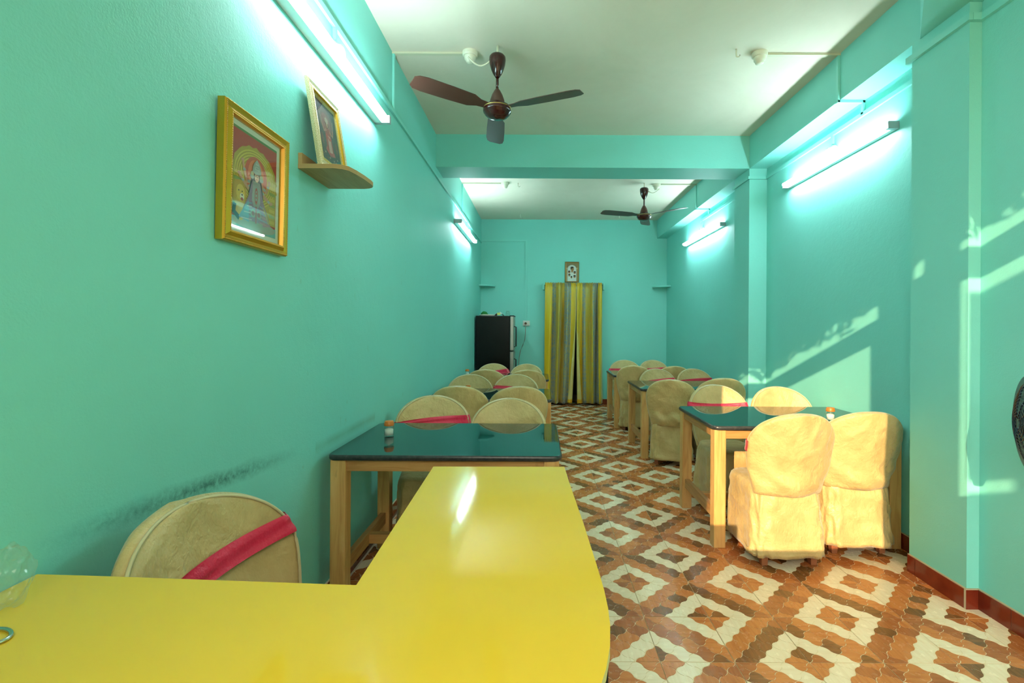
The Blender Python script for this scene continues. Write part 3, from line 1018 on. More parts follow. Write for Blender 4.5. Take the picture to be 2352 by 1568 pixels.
chair('sunlit gold chair nearest the right pillar, back turned', 1.920, 2.735, 1, .864, .0, 1, sx=1.0)
chair('sunlit gold chair with red sash across the right sunlit table', 1.466, 4.0, -1, .868, 0, 2, (.715, .715, .045, .045, .02), sx=.96)
chair('plain gold chair in orange light across the right sunlit table, by the wall', 1.960, 3.93, -1, .863, -.10, 0, sx=.96)
chair('gold chair seen from behind at the middle right table, aisle side', 1.264, 4.55, 1, .850, -.27, 2, sx=.97)
chair('gold chair seen from behind at the middle right table, wall side', 1.790, 4.60, 1, .861, -.04, 0)
chair('gold chair facing the camera across the middle right table, aisle side', 1.470, 6.0, -1, .831, 0, 1, (.735, .68, .05, .05, .0), sx=.95)
chair('gold chair with red sash across the middle right table, wall side', 1.938, 6.03, -1, .831, .02, 2, (.735, .70, .045, .045, .0), sx=.95)
chair('gold chair seen from behind at the farthest right table, aisle side', 1.218, 6.1, 1, .860, -.30, 0, sx=.96)
chair('gold chair seen from behind at the farthest right table, wall side', 1.752, 6.14, 1, .852, -.04, 1, sx=.96)
chair('gold chair with red sash against the back wall, beside the curtain', 1.330, 7.45, -1, .841, 0, 2, (.705, .715, .045, .045, .0))
chair('gold chair with red sash in the back right corner', 1.795, 7.55, -1, .837, 0, 0, (.735, .70, .045, .045, .0), sx=.96)

# ------------------------------------------------------------------ yellow counter
t = thing('counter', 'glossy yellow laminate service counter in an L shape', 'counter', (0, 0, 0))
poly = [(XL + .005, .975), (-.90, .970), (-.358, .941), (-.384, 1.745), (.096, 1.752), (.104, 1.55), (.119, 1.25), (.1275, 1.02), (.1300, .93), (.1290, .87),
        (.1255, .82), (.117, .765), (.104, .715), (.088, .672), (.066, .625), (.035, .575), (-.01, .53), (-.08, .50), (-.16, .49), (XL + .005, .49)]
part('countertop', MB().prism(poly[::-1], .812, .83, 0, 1), [M_YELLOW, M_YEDGE], t)
mb = MB()
mb.box(-.99, -.37, .56, .90, 0.0, .812)
mb.box(-.17, .108, .76, 1.70, 0.0, .812)
part('cabinet_body', mb, M_REDPANEL, t)
mb = MB()
mb.box(.108, .1125, .752, .770, 0.0, .812)
part('edge_strip', mb, M_BLACK, t)

# crumpled clear bag on the counter
bm = bmesh.new()
bmesh.ops.create_icosphere(bm, subdivisions=4, radius=1)
for v in bm.verts:
    d = v.co.normalized()
    c = noise.cell_vector(d * 2.6)
    r = 1 + .30 * noise.noise(d * 2.4 + Vector((4, 1, 2))) + .10 * abs(noise.noise(d * 6.0))
    v.co = Vector((d.x * .058 * r, d.y * .055 * r, max(-.060, d.z * .062 * r)))
me = bpy.data.meshes.new('plastic_bag'); bm.to_mesh(me); bm.free()
me.materials.append(M_POLY)
o = link('plastic_bag', me, None, (-.960, .862, .8825), (0, 0, .4), (.55, .7, .85))
tag(o, 'clear crumpled plastic bag at the left end of the yellow counter', 'plastic bag')
pts = [(-.893 + .034 * math.cos(a) * (1 + .12 * math.cos(2 * a)), .768 + .026 * math.sin(a), .8335) for a in [2 * PI * k / 24 for k in range(24)]]
tag(part('wire_ring', MB().tube(pts, .0032, 8, closed=True), M_WIRE), 'bent metal wire ring lying on the counter below the plastic bag', 'ring')

# ------------------------------------------------------------------ pictures
class Art:
    """flat printed picture: polygons stacked in thin layers, local x to the right, y up"""
    def __init__(s):
        s.mb, s.mats, s.layer = MB(), [], 0
    def m(s, c):
        for i, (k, mm) in enumerate(s.mats):
            if k == c:
                return i
        s.mats.append((c, flat('ink_%d' % len(s.mats), c)))
        return len(s.mats) - 1
    def poly(s, pts, c):
        s.layer += 1
        z = s.layer * .00004
        s.mb.add([(x, y, z) for x, y in pts], [tuple(range(len(pts)))], s.m(c))
    def rect(s, x0, y0, x1, y1, c):
        s.poly([(x0, y0), (x1, y0), (x1, y1), (x0, y1)], c)
    def ell(s, cx, cy, rx, ry, c, n=20, a0=0, a1=2 * PI, scal=0, sa=0):
        k = n if abs(a1 - a0 - 2 * PI) < 1e-6 else n + 1
        pts = []
        for i in range(k):
            a = a0 + (a1 - a0) * i / n
            r = 1 + sa * abs(math.sin(a * scal / 2)) if scal else 1
            pts.append((cx + rx * r * math.cos(a), cy + ry * r * math.sin(a)))
        s.poly(pts, c)
    def limb(s, pts, w, c):
        l, r = [], []
        for i, p in enumerate(pts):
            a = Vector(pts[max(0, i - 1)]); b = Vector(pts[min(len(pts) - 1, i + 1)])
            d = (b - a).normalized()
            ww = w[i] if isinstance(w, (list, tuple)) else w
            l.append((p[0] - d.y * ww, p[1] + d.x * ww)); r.append((p[0] + d.y * ww, p[1] - d.x * ww))
        s.poly(l + r[::-1], c)
    def build(s, parent, name='print', loc=(0, 0, 0)):
        return part(name, s.mb, [m for _, m in s.mats], parent, loc=loc)

def frame_parts(t, w, h, fw, depth, m_out, m_lip, lip=.008, beads=None):
    """mitred frame, centred on the local origin, front facing local +z"""
    def bar(x0, y0, x1, y1, wd, d0, d1, d2):
        pass
    mb = MB()
    loops = []
    for inset, z in ((0, 0), (0, depth * .75), (fw * .12, depth * .95), (fw * .45, depth * .72), (fw * .72, depth), (fw * .88, depth * .95), (fw, depth * .55), (fw, depth * .25)):
        x, y = w / 2 - inset, h / 2 - inset
        loops.append([(-x, -y, z), (x, -y, z), (x, y, z), (-x, y, z)])
    vs = [p for l in loops for p in l]
    for j in range(len(loops) - 1):
        for k in range(4):
            mb.add([loops[j][k], loops[j][(k + 1) % 4], loops[j + 1][(k + 1) % 4], loops[j + 1][k]], [(0, 1, 2, 3)], 1 if j in (4, 5) else 0)
    part('frame', mb, [m_out, m_lip], t)
    bk = MB(); bk.box(-w / 2 + .004, w / 2 - .004, -h / 2 + .004, h / 2 - .004, 0, depth * .2)
    part('backing', bk, M_PLY, t)
    if beads:
        b = MB()
        for ins, r, z in beads:
            x, y = w / 2 - ins, h / 2 - ins
            nx, ny = int(2 * x / (r * 2.1)), int(2 * y / (r * 2.1))
            P = [(-x + 2 * x * i / nx, s * y) for i in range(nx + 1) for s in (-1, 1)] + [(s * x, -y + 2 * y * i / ny) for i in range(1, ny) for s in (-1, 1)]
            for px, py in P:
                b.add([(px - r, py, z), (px, py - r, z), (px + r, py, z), (px, py + r, z), (px, py, z + r)], [(0, 1, 4), (1, 2, 4), (2, 3, 4), (3, 0, 4)], 0, True)
        o = part('beading', b, M_GOLDLIP, t)
        o['kind'] = 'stuff'

RED, GOLD_, SKIN, SILV = (.46, .035, .015), (.46, .30, .02), (.60, .27, .15), (.36, .36, .335)
def goddess_art(t, w, h, dep):
    a = Art()
    W, H = w / 2, h / 2
    a.rect(-W, -H, W, H, (.70, .70, .60))                                 # mount
    W *= .86; H *= .90
    a.rect(-W, -H, W, H, RED)
    a.rect(-W, H * .95, W, H, (.13, .22, .06))
    a.ell(0, H * .12, W * .98, H * .62, GOLD_, 40, scal=22, sa=.08)
    a.rect(-W * .98, -H * .75, W * .98, H * .15, (.50, .33, .02))
    for k in range(9):
        r = 1 - k * .045
        if k % 2:
            a.ell(0, H * .12, W * .93 * r, H * .58 * r, (.42, .27, .02), 36)
        else:
            a.ell(0, H * .12, W * .93 * r, H * .58 * r, (.62, .45, .05), 36)
    for sx in (-1, 1):
        for k in range(7):
            y = -H * .70 + k * H * .125
            a.rect(sx * W * .80 - W * .14, y, sx * W * .80 + W * .14, y + H * .07, (.30, .30, .05) if k % 2 else (.62, .42, .05))
    a.ell(0, H * .16, W * .52, H * .42, (.60, .09, .03), 30)
    a.ell(0, H * .20, W * .36, H * .32, (.74, .18, .05), 30)
    a.rect(-W, -H, W, -H * .80, (.18, .42, .42))
    a.ell(0, -H * .86, W * .98, H * .14, (.36, .36, .30), 24)
    # lion at the left
    a.ell(-W * .70, -H * .32, W * .27, H * .26, (.55, .30, .02), 18, scal=14, sa=.12)
    a.ell(-W * .66, -H * .60, W * .22, H * .26, (.62, .36, .03), 16)
    a.ell(-W * .66, -H * .30, W * .18, H * .17, (.72, .45, .06), 16)
    a.ell(-W * .60, -H * .37, W * .09, H * .07, (.72, .64, .50), 12)
    a.ell(-W * .60, -H * .42, W * .06, H * .035, (.40, .03, .02), 10)
    a.ell(-W * .60, -H * .335, W * .035, H * .016, (.05, .02, .01), 8)
    for sx in (-.74, -.60):
        a.ell(W * sx, -H * .265, W * .025, H * .014, (.03, .02, .01), 8)
    a.limb([(-W * .90, -H * .55), (-W * .92, -H * .72), (-W * .70, -H * .82)], W * .07, (.03, .05, .05))
    # arms behind
    for pts in ([(W * .16, H * .06), (W * .50, -H * .06), (W * .62, H * .16)], [(-W * .14, H * .06), (-W * .42, -H * .02), (-W * .60, H * .36)],
                [(-W * .14, H * .02), (-W * .36, -H * .14), (-W * .74, H * .06)], [(W * .16, H * .0), (W * .40, -H * .18), (W * .74, -H * .28)]):
        a.limb(pts, [W * .075, W * .06, W * .045], SKIN)
        e = pts[-1]
        a.ell(e[0], e[1] + H * .025, W * .07, H * .035, SKIN, 12)
        m_ = (Vector(pts[1]) * .4 + Vector(pts[2]) * .6)
        a.ell(m_.x, m_.y, W * .065, H * .03, SILV, 10)
        m_ = (Vector(pts[0]) * .35 + Vector(pts[1]) * .65)
        a.ell(m_.x, m_.y, W * .075, H * .03, SILV, 10)
    # hair, robe, body
    a.poly([(-W * .22, H * .14), (W * .22, H * .14), (W * .34, -H * .25), (W * .22, -H * .34), (-W * .24, -H * .34), (-W * .34, -H * .22)], (.02, .02, .025))
    a.poly([(-W * .20, H * .04), (W * .20, H * .04), (W * .34, -H * .30), (W * .72, -H * .78), (-W * .72, -H * .80), (-W * .34, -H * .30)], (.34, .20, .30))
    a.poly([(-W * .32, -H * .36), (-W * .74, -H * .78), (-W * .30, -H * .84)], (.20, .34, .46))
    a.poly([(W * .30, -H * .36), (W * .72, -H * .78), (W * .34, -H * .84)], (.44, .24, .32))
    for k in range(6):
        y = -H * (.42 + k * .07)
        a.limb([(-W * (.34 + k * .06), y - H * .02), (-W * .18, y)], H * .010, (.62, .55, .56) if k % 2 else (.22, .36, .50))
        a.limb([(W * (.34 + k * .06), y - H * .02), (W * .18, y)], H * .010, (.55, .30, .30) if k % 2 else (.30, .40, .55))
    a.poly([(-W * .17, H * .06), (W * .17, H * .06), (W * .19, -H * .36), (W * .10, -H * .48), (-W * .10, -H * .48), (-W * .19, -H * .36)], (.40, .36, .36))
    a.ell(0, -H * .24, W * .11, H * .23, SILV, 20)
    a.ell(0, -H * .24, W * .075, H * .18, (.48, .14, .12), 20)
    a.ell(0, -H * .24, W * .045, H * .12, SILV, 16)
    for k in range(4):
        a.ell(0, -H * (.10 + k * .085), W * .03, H * .02, (.48, .10, .10), 8)
    for sx in (-1, 1):
        a.ell(sx * W * .13, -H * .62, W * .12, H * .09, SILV, 16)
        a.ell(sx * W * .13, -H * .62, W * .07, H * .05, (.40, .14, .18), 14)
    a.limb([(0, -H * .46), (0, -H * .82)], W * .035, (.46, .12, .14))
    a.limb([(W * .34, -H * .42), (W * .62, -H * .74)], W * .018, (.60, .46, .08))
    # neck, face, crown
    a.rect(-W * .055, H * .02, W * .055, H * .10, SKIN)
    a.ell(0, H * .055, W * .16, H * .045, SILV, 16, PI, 2 * PI)
    a.ell(0, H * .17, W * .13, H * .105, (.02, .015, .02), 18)
    a.ell(0, H * .155, W * .10, H * .092, (.74, .42, .26), 18)
    for sx in (-1, 1):
        a.ell(sx * W * .04, H * .168, W * .024, H * .009, (.05, .02, .02), 8)
        a.limb([(sx * W * .018, H * .188), (sx * W * .066, H * .186)], H * .004, (.05, .02, .02))
        a.ell(sx * W * .21, H * .14, W * .09, H * .05, SILV, 14)
        a.ell(sx * W * .21, H * .20, W * .07, H * .05, (.44, .40, .20), 12)
        a.ell(sx * W * .21, H * .14, W * .045, H * .025, (.36, .38, .36), 10)
    a.ell(0, H * .205, W * .012, H * .009, (.55, .02, .02), 8)
    a.limb([(0, H * .17), (W * .006, H * .145)], W * .010, (.60, .28, .16))
    a.ell(0, H * .112, W * .034, H * .011, (.55, .04, .03), 10)
    a.ell(0, H * .275, W * .19, H * .06, SILV, 18, scal=10, sa=.12)
    a.poly([(-W * .20, H * .24), (W * .20, H * .24), (W * .19, H * .34), (W * .13, H * .43), (W * .06, H * .49), (0, H * .53), (-W * .06, H * .49), (-W * .13, H * .43), (-W * .19, H * .34)], SILV)
    a.ell(0, H * .33, W * .12, H * .055, (.50, .50, .46), 14)
    a.ell(0, H * .42, W * .07, H * .04, (.50, .50, .46), 12)
    for k in range(4):
        a.ell(0, H * (.29 + k * .055), W * (.10 - k * .018), H * .018, (.34, .36, .36), 12)
    a.build(t, loc=(0, 0, dep * .35))

def wall_basis(o, origin, xdir, up, normal):
    m_ = Matrix((xdir, up, normal)).transposed().to_4x4()
    m_.translation = origin
    o.matrix_world = m_

w1, h1 = .382, .452
t = thing('framed_picture', 'gilt framed picture of a many armed goddess with a lion, hung on the left wall', 'picture')
frame_parts(t, w1, h1, .041, .030, M_GOLD, M_GOLDLIP, beads=[(.005, .0032, .0285), (.031, .0036, .0295)])
goddess_art(t, w1 - .080, h1 - .080, .032)
part('glass_pane', MB().box(-w1 / 2 + .0385, w1 / 2 - .0385, -h1 / 2 + .0385, h1 / 2 - .0385, .0182, .0194), M_PICGLASS, t)
# on the left wall, seen from the room: local x runs towards the back (+Y), z points to +X
wall_basis(t, Vector((XL + .0055, 1.697, 1.842)), Vector((0, 1, 0)), Vector((math.sin(.015), 0, math.cos(.015))), Vector((math.cos(.015), 0, -math.sin(.015))))

# shelf with leaning picture
t = thing('wall_shelf', 'small plywood bracket shelf with rounded corners on the left wall', 'shelf', (XL, 2.17, 2.012))
def corner(cx, cy, r, a0, n=8):
    return [(cx + r * math.cos(a0 - k * PI / 2 / n), cy + r * math.sin(a0 - k * PI / 2 / n)) for k in range(n + 1)]
pl = [(0, -.145)] + [(.150, -.148), (.183, -.138), (.205, -.115), (.219, -.06), (.228, .01), (.233, .08), (.231, .110), (.220, .132), (.200, .147), (.170, .155), (0, .155)]
part('shelf_board', MB().prism(pl, 0, .019, 0, 1), [M_PLY, M_PLYEDGE], t)
part('back_rail', MB().box(.001, .018, -.145, .155, .019, .066), [M_PLYEDGE], t)
t = thing('framed_picture', 'champagne glitter framed devotional picture leaning on the plywood shelf', 'picture')
w2, h2 = .315, .385
frame_parts(t, w2, h2, .042, .018, M_SILVERGOLD, M_GOLD)
a = Art()
W, H = w2 / 2 - .04, h2 / 2 - .04
a.rect(-W, -H, W, H, (.56, .48, .16))
W *= .88; H *= .90
a.rect(-W, -H, W, H, (.06, .09, .11))
a.ell(-W * .1, H * .45, W * .7, H * .42, (.17, .12, .13), 24)
a.ell(-W * .1, H * .35, W * .45, H * .34, (.30, .13, .14), 24)
a.poly([(-W * .30, H * .20), (W * .20, H * .20), (W * .34, -H * .60), (-W * .34, -H * .60)], (.34, .07, .08))
a.poly([(-W * .12, -H * .05), (W * .14, -H * .05), (W * .22, -H * .72), (-W * .14, -H * .72)], (.52, .36, .33))
a.ell(-W * .02, H * .34, W * .16, H * .13, (.02, .015, .02), 16)
a.ell(-W * .02, H * .32, W * .10, H * .095, (.46, .25, .18), 16)
a.ell(-W * .02, H * .46, W * .15, H * .10, (.45, .36, .30), 14, scal=8, sa=.15)
for sx in (-1, 1):
    a.limb([(sx * W * .16, H * .14), (sx * W * .42, H * .02), (sx * W * .55, H * .28)], [W * .07, W * .055, W * .04], (.46, .22, .18))
    a.limb([(sx * W * .55, H * .28), (sx * W * .62, H * .60)], W * .02, (.50, .42, .40))
    a.ell(sx * W * .70, -H * .30, W * .12, H * .20, (.22, .10, .10), 12)
a.limb([(-W * .25, -H * .05), (W * .05, -H * .18), (W * .22, -H * .10)], W * .06, (.52, .08, .09))
a.limb([(-W * .45, -H * .55), (-W * .1, -H * .72), (W * .4, -H * .62)], W * .09, (.46, .10, .13))
for k in range(9):
    a.ell(-W * .8 + k * W * .2, -H * .82 + .012 * math.sin(k * 2), W * .06, H * .03, (.55, .45, .40) if k % 2 else (.30, .07, .08), 8)
a.build(t, loc=(0, 0, .006))
part('glass_pane', MB().box(-w2 / 2 + .04, w2 / 2 - .04, -h2 / 2 + .04, h2 / 2 - .04, .0085, .0095), M_PICGLASS, t)
lean = .16
up = Vector((-math.sin(lean), 0, math.cos(lean)))
nrm = Vector((math.cos(lean), 0, math.sin(lean)))
ctr = Vector((XL + .078, 2.195, 2.0325)) + up * (h2 / 2)
wall_basis(t, ctr, Vector((0, 1, 0)), up, nrm)

# framed print over the curtain
t = thing('framed_picture', 'small brown and gold framed print of a family group above the curtain', 'picture')
w3, h3 = .250, .365
frame_parts(t, w3, h3, .022, .018, mat('brown_gold_frame', (.20, .135, .06), .4, .5, .4), M_GOLDLIP)
a = Art()
W, H = w3 / 2 - .02, h3 / 2 - .02
a.rect(-W, -H, W, H, (.26, .18, .09))
a.rect(-W * .74, -H, W * .74, H * .35, (.74, .76, .76))
a.ell(0, H * .35, W * .74, H * .42, (.74, .76, .76), 24, 0, PI)
for sx in (-1, 1):
    a.rect(sx * W * .86 - W * .06, -H, sx * W * .86 + W * .06, H * .5, (.42, .32, .18))
    a.ell(sx * W * .86, H * .42, W * .12, H * .05, (.55, .44, .26), 12)
for k in range(5):
    an = PI * (.15 + k * .175)
    a.limb([(W * .5 * math.cos(an), H * .38 + H * .30 * math.sin(an)), (W * .66 * math.cos(an), H * .38 + H * .38 * math.sin(an))], W * .015, (.20, .18, .14))
a.ell(W * .05, H * .38, W * .30, H * .22, (.66, .68, .30), 20)
a.poly([(-W * .42, -H * .95), (-W * .30, -H * .10), (-W * .02, H * .08), (W * .22, H * .02), (W * .36, -H * .95)], (.78, .79, .78))
a.rect(-W * .12, -H * .02, W * .20, H * .22, (.44, .21, .10))
a.ell(W * .06, H * .32, W * .26, H * .24, (.48, .24, .11), 18)
a.ell(W * .02, H * .50, W * .28, H * .11, (.03, .02, .02), 16)
a.ell(-W * .16, H * .40, W * .09, H * .14, (.03, .02, .02), 12)
a.ell(W * .14, H * .24, W * .13, H * .032, (.03, .02, .02), 10)
for sx in (-.02, .18):
    a.ell(W * sx, H * .37, W * .035, H * .014, (.03, .02, .02), 8)
for x, y, s_ in ((-W * .46, H * .0, 1.0), (-W * .44, -H * .34, .95), (W * .46, -H * .06, 1.0), (W * .44, -H * .48, 1.0), (-W * .08, -H * .56, .8)):
    a.ell(x, y - H * .24, W * .27 * s_, H * .18 * s_, (.76, .76, .74), 12)
    a.ell(x, y, W * .19 * s_, H * .14 * s_, (.42, .21, .11), 14)
    a.ell(x, y + H * .09 * s_, W * .20 * s_, H * .08 * s_, (.03, .02, .02), 12)
a.build(t, loc=(0, 0, .006))
part('glass_pane', MB().box(-w3 / 2 + .02, w3 / 2 - .02, -h3 / 2 + .02, h3 / 2 - .02, .0085, .0095), M_PICGLASS, t)
wall_basis(t, Vector((.573, YW - .002, 2.322)), Vector((1, 0, 0)), Vector((0, 0, 1)), Vector((0, -1, 0)))

# ------------------------------------------------------------------ curtains
YC = YW - .075
t = thing('curtain_rod', 'steel curtain rod on teal wall brackets over the doorway', 'curtain rod', (.6, YC, 2.085))
part('rod', MB().tube([(-.53, 0, 0), (.53, 0, 0)], .008, 10), M_WIRE, t)
for sx in (-1, 1):
    part('bracket', MB().box(sx * .525 - .016, sx * .525 + .016, -.014, .075, -.08, .035), M_TRUNK, t, bevel=.004)

M_CURT = mat('yellow_and_blue_brocade', (.5, .4, .03), .38, .5)
uv = N(M_CURT, 'ShaderNodeUVMap')
sx_ = N(M_CURT, 'ShaderNodeSeparateXYZ')
L(M_CURT, uv.outputs[0], sx_.inputs[0])
YEL, BLU = (.66, .42, .004), (.17, .23, .22)
stripes = ramp(M_CURT, sx_.outputs['X'], [(0, YEL), (.22, BLU), (.36, (.44, .31, .02)), (.56, (.50, .30, .005)), (.64, BLU), (.86, YEL)], 'CONSTANT')
mp = N(M_CURT, 'ShaderNodeMapping')
mp.inputs['Scale'].default_value = (26, 60, 1)
L(M_CURT, uv.outputs[0], mp.inputs[0])
pat = tex_noise(M_CURT, mp.outputs[0], 1.0, 2, .5, .9)
patm = math_n(M_CURT, 'MULTIPLY', ramp(M_CURT, pat, [(.46, (0, 0, 0)), (.54, (1, 1, 1))]), ramp(M_CURT, sx_.outputs['X'], [(0, (0, 0, 0)), (.22, (.62,) * 3), (.86, (0, 0, 0))], 'CONSTANT'))
L(M_CURT, mixc(M_CURT, patm, stripes, (.40, .31, .05)), bsdf(M_CURT).inputs['Base Color'])
bsdf(M_CURT).inputs['Sheen Weight'].default_value = .3
M_LINING = fabric_mat('pale_yellow_lining', (.52, .42, .13), (.58, .47, .16), (.62, .52, .20), bstr=.15)
M_HEM = fabric_mat('orange_gold_hem', (.55, .27, .01), (.62, .33, .015), (.66, .38, .02), bstr=.15)

def curtain(label, x0t, x1t, x0b, x1b, seed, inner):
    """inner: +1 when the loose inner edge is on the right"""
    t = thing('curtain', label, 'curtain', ((x0t + x1t) / 2, YC, 2.085), 0, 'doorway curtains')
    nu, nv = 110, 30
    ztop, zbot = 2.125, .035
    rnd = random.Random(seed)
    ph = [rnd.uniform(0, 6) for _ in range(4)]
    def pos(u, v):
        # v 0 top .. 1 bottom
        z = ztop + (zbot - ztop) * v
        e = v * v
        x0 = x0t + (x0b - x0t) * e
        x1 = x1t + (x1b - x1t) * e
        w = u + .012 * math.sin(u * 23 + ph[0] + v * 1.5)
        x = x0 + (x1 - x0) * w
        amp = (.018 + .048 * min(1, v * 3)) * (.75 + .5 * math.sin(u * 7 + ph[1]))
        y = -amp * math.sin(u * 2 * PI * 3.4 + ph[2] + .8 * math.sin(v * 2.2 + ph[3]))
        if v < .03:
            y += .012 * math.sin(u * 150 + seed)
            z += .008 * math.sin(u * 97 + seed)
        if .015 < v < .035:
            y *= .5
        return Vector((x - t.location.x, y - .046, z - t.location.z))
    mb = MB()
    vs, fs, uvs = [], [], []
    for j in range(nv + 1):
        v = (j / nv)
        v = v * .06 / .15 if v < .15 else .06 + (v - .15) / .85 * .94
        for i in range(nu + 1):
            vs.append(pos(i / nu, v)); uvs.append((i / nu, v))
    for j in range(nv):
        for i in range(nu):
            a = j * (nu + 1) + i
            fs.append((a, a + nu + 1, a + nu + 2, a + 1))
    me = bpy.data.meshes.new('panel')
    me.from_pydata(vs, [], fs)
    me.materials.append(M_CURT)
    l = me.uv_layers.new(name='UVMap')
    for p in me.polygons:
        p.use_smooth = True
        for li in p.loop_indices:
            l.data[li].uv = uvs[me.loops[li].vertex_index]
    me.update()
    o = link('panel', me, t)
    sd = o.modifiers.new('thickness', 'SOLIDIFY'); sd.thickness = .003; sd.offset = 1
    # turned-back lining wedge on the loose edge
    mb = MB()
    def wedge(u, v):
        e = pos(1.0 if inner > 0 else 0.0, v)
        k = max(0, (v - .35) / .65)
        return (e.x + (-inner) * (u * (.012 + .070 * k)) + inner * .002, e.y - .020 - .030 * k * math.sin(u * PI), e.z + .012)
    mb.grid(lambda u, v: wedge(u, .04 + v * .93), 6, 20)
    part('turned_lining', mb, M_LINING, t)
    mb = MB()
    mb.grid(lambda u, v: wedge(u, .965 + v * .032), 6, 2)
    part('hem', mb, M_HEM, t)
curtain('left panel of the yellow and blue brocade doorway curtain', .105, .633, .10, .575, 5, 1)
curtain('right panel of the yellow and blue brocade doorway curtain', .647, 1.085, .668, 1.110, 9, -1)

# ------------------------------------------------------------------ fridge and things on it
t = thing('fridge', 'black two door fridge with steel fronted doors in the back left corner', 'fridge', (-.74, 7.83, 0))
part('cabinet', MB().box(-.268, .272, -.25, .27, .04, 1.528), M_FRIDGE, t, bevel=.008)
part('foot', MB().box(-.25, .25, -.22, .24, 0, .04), M_DARK, t)
d = part('door', MB().box(.280, .335, -.25, .27, .06, .955), M_STEEL, t, bevel=.008)
part('door_handle', MB().tube([(.340, -.17, .84), (.372, -.17, .83), (.372, -.17, .52), (.340, -.17, .51)], .010, 8), M_DARK, d)
part('gasket', MB().box(.272, .281, -.24, .26, .06, 1.52), M_BLACK, t)
d = part('door', MB().box(.280, .335, -.25, .27, .975, 1.52), M_STEEL, t, bevel=.008)
part('door_handle', MB().tube([(.340, -.17, 1.36), (.372, -.17, 1.35), (.372, -.17, 1.04), (.340, -.17, 1.03)], .010, 8), M_DARK, d)
part('top_cap', MB().box(.274, .338, -.25, .27, 1.521, 1.535), M_BLACK, t)
ZF = 1.528
tr = tag(part('tray', MB().lathe([(.0, .002), (.13, .002), (.155, .022), (.160, .022), (.135, .0), (.0, .0)], n=36), M_WHITE, loc=(-.855, 7.80, ZF + .0015), scale=(.8, .8, 1)), 'shallow pale tray on top of the fridge', 'tray')
bm = bmesh.new(); bmesh.ops.create_icosphere(bm, subdivisions=3, radius=1)
for v in bm.verts:
    d_ = v.co.normalized(); r = 1 + .25 * noise.noise(d_ * 2.5)
    v.co = Vector((d_.x * .058 * r, d_.y * .055 * r, max(-.02, d_.z * .050 * r)))
me = bpy.data.meshes.new('cloth_bundle'); bm.to_mesh(me); bm.free(); me.materials.append(M_GREEN)
for p in me.polygons: p.use_smooth = True
tag(link('cloth_bundle', me, None, (-.895, 7.80, ZF + .025)), 'small dark green cloth bundle on the tray over the fridge', 'cloth')
mb = MB()
mb.grid(lambda u, v: (-.085 + .17 * u, -.10 + .20 * v, max(.002, .058 * (1 - abs(2 * u - 1) * 1.2) + .02 * math.sin(u * 9 + v * 4) * (1 - v * .4))), 14, 8, 0, False)
mb.grid(lambda u, v: (-.03 + .05 * u, -.103 - .001, .012 + .035 * v), 2, 2, 1, False)
o = part('newspaper', mb, [M_PAPER, M_PAPERY], loc=(-.640, 7.72, ZF + .002))
tag(o, 'crumpled white paper sheet on the fridge', 'paper')
sd = o.modifiers.new('thickness', 'SOLIDIFY'); sd.thickness = .002
tag(part('glass_jar', MB().lathe([(.0, .001), (.034, .001), (.036, .006), (.036, .055), (.028, .064), (.028, .078), (.031, .080), (.031, .085), (.025, .085), (.025, .065), (.033, .054), (.033, .006), (.0, .005)], n=24), M_GLASS, loc=(-.510, 7.76, ZF + .001)), 'small clear glass jar on the fridge beside the paper', 'jar')

# socket
t = thing('wall_socket', 'white wall socket with a brown plug beside the fridge', 'socket', (-.2235, YW, 1.42))
part('plate', MB().box(-.0615, .0615, -.030, 0, -.045, .045), M_PAPER, t, bevel=.006)
part('switch', MB().box(.020, .042, -.035, -.029, -.012, .020), M_WHITE, t, bevel=.002)
part('plug', MB().lathe([(.020, 0), (.022, .012), (.018, .030), (.010, .038)], n=16), M_PLUG, t, loc=(-.012, -.030, -.004), rot=(PI / 2, 0, 0))
pts = [(-.236, YW - .064, 1.405), (-.236, YW - .066, 1.36), (-.237, YW - .06, 1.25), (-.245, YW - .06, 1.14), (-.285, YW - .06, 1.03), (-.325, YW - .07, .93), (-.345, YW - .08, .80), (-.358, YW - .09, .62), (-.37, YW - .1, .30), (-.38, YW - .1, .02)]
tag(part('power_cord', MB().tube(pts, .006, 8), M_CORD), 'thin grey power cord hanging from the socket behind the fridge', 'cord')

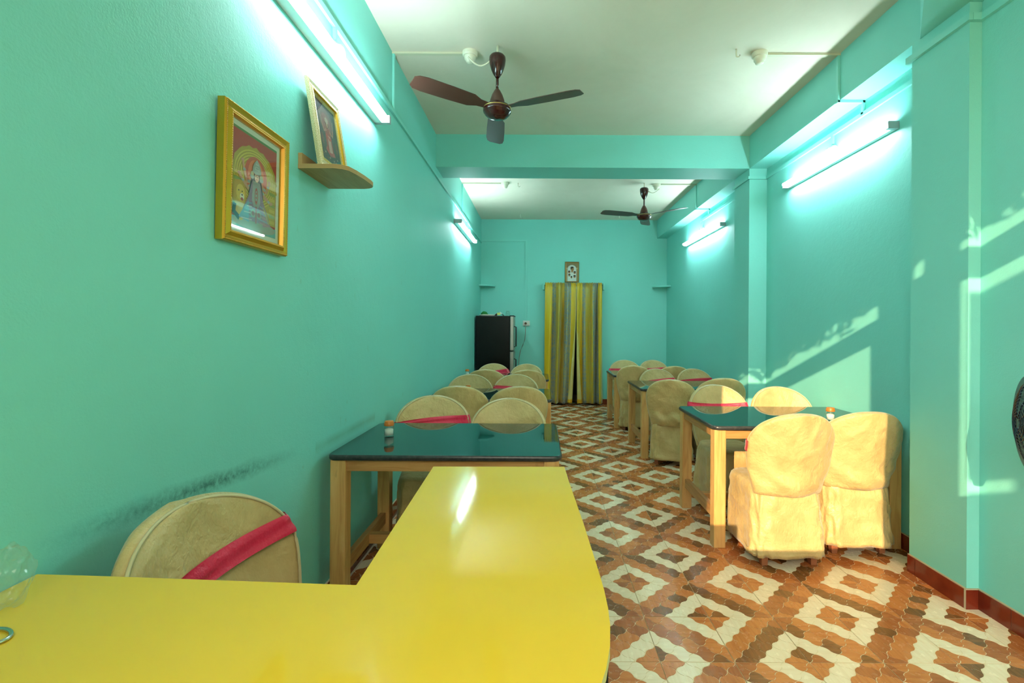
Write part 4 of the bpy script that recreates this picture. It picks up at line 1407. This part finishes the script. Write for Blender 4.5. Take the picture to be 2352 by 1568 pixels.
# corner shelves
def corner_shelf(label, cx, sx):
    P = [(0, 0)] + [(sx * .255 * math.cos(a), -.255 * math.sin(a)) for a in [PI / 2 * k / 10 for k in range(11)]]
    if sx > 0:
        P = P[::-1]
    o = part('corner_shelf', MB().prism(P, 0, .026), M_WALL, loc=(cx, YW, 2.055))
    tag(o, label, 'shelf')
corner_shelf('teal painted corner shelf high above the fridge', XL, 1)
corner_shelf('teal painted corner shelf in the back right corner', XR, -1)

# ------------------------------------------------------------------ pedestal fan cut by the right edge of the frame
t = thing('wall_fan', 'dark navy fan on the right wall, cut by the right edge of the picture', 'fan', (1.878, 1.80, -.07))
t.scale = (1.15, 1.15, 1.0)
part('wall_bracket', MB().box(.205, .262 / 1.15, -.035, .035, .76, .94), M_NAVY, t, bevel=.006)
part('arm', MB().tube([(.21, 0, .85), (.16, -.03, .85), (.075, -.075, .90), (.03, -.12, .97), (.03, -.11, 1.055)], .013, 10), M_NAVY, t)
hd = link('fan_head', MB().lathe([(.0, -.16), (.05, -.155), (.065, -.12), (.065, -.05), (.03, -.035), (.0, -.03)], n=24).mesh('fan_head', M_BRASS), t, (0, 0, 1.055))
nv_ = Vector((-.85, .53, 0)).normalized()
hd.rotation_euler = nv_.to_track_quat('Z', 'Y').to_euler()
mb = MB()
for r in [.03 + k * .0128 for k in range(13)]:
    z = .045 * (1 - (r / .19) ** 2)
    for s in (1, -1):
        mb.tube([(r * math.cos(a), r * math.sin(a), s * z) for a in [2 * PI * k / 32 for k in range(32)]], .0016, 4, closed=True)
mb.lathe([(.182, -.012), (.188, -.012), (.188, .012), (.182, .012)], n=48)
for k in range(10):
    a = k * PI / 5
    for s in (1, -1):
        mb.tube([(r * math.cos(a), r * math.sin(a), s * .045 * (1 - (r / .19) ** 2)) for r in (.02, .07, .13, .186)], .0022, 4)
part('guard', mb, M_NAVY, hd)
for k in range(4):
    mb = MB()
    mb.grid(lambda u, v: ((.03 + .135 * u) * math.cos(k * PI / 2 + (v - .5) * 1.25 * (.6 + u * .4)), (.03 + .135 * u) * math.sin(k * PI / 2 + (v - .5) * 1.25 * (.6 + u * .4)), .022 * (v - .5)), 6, 6)
    o = part('blade', mb, M_NAVYB, hd)
    o.modifiers.new('thickness', 'SOLIDIFY').thickness = .003
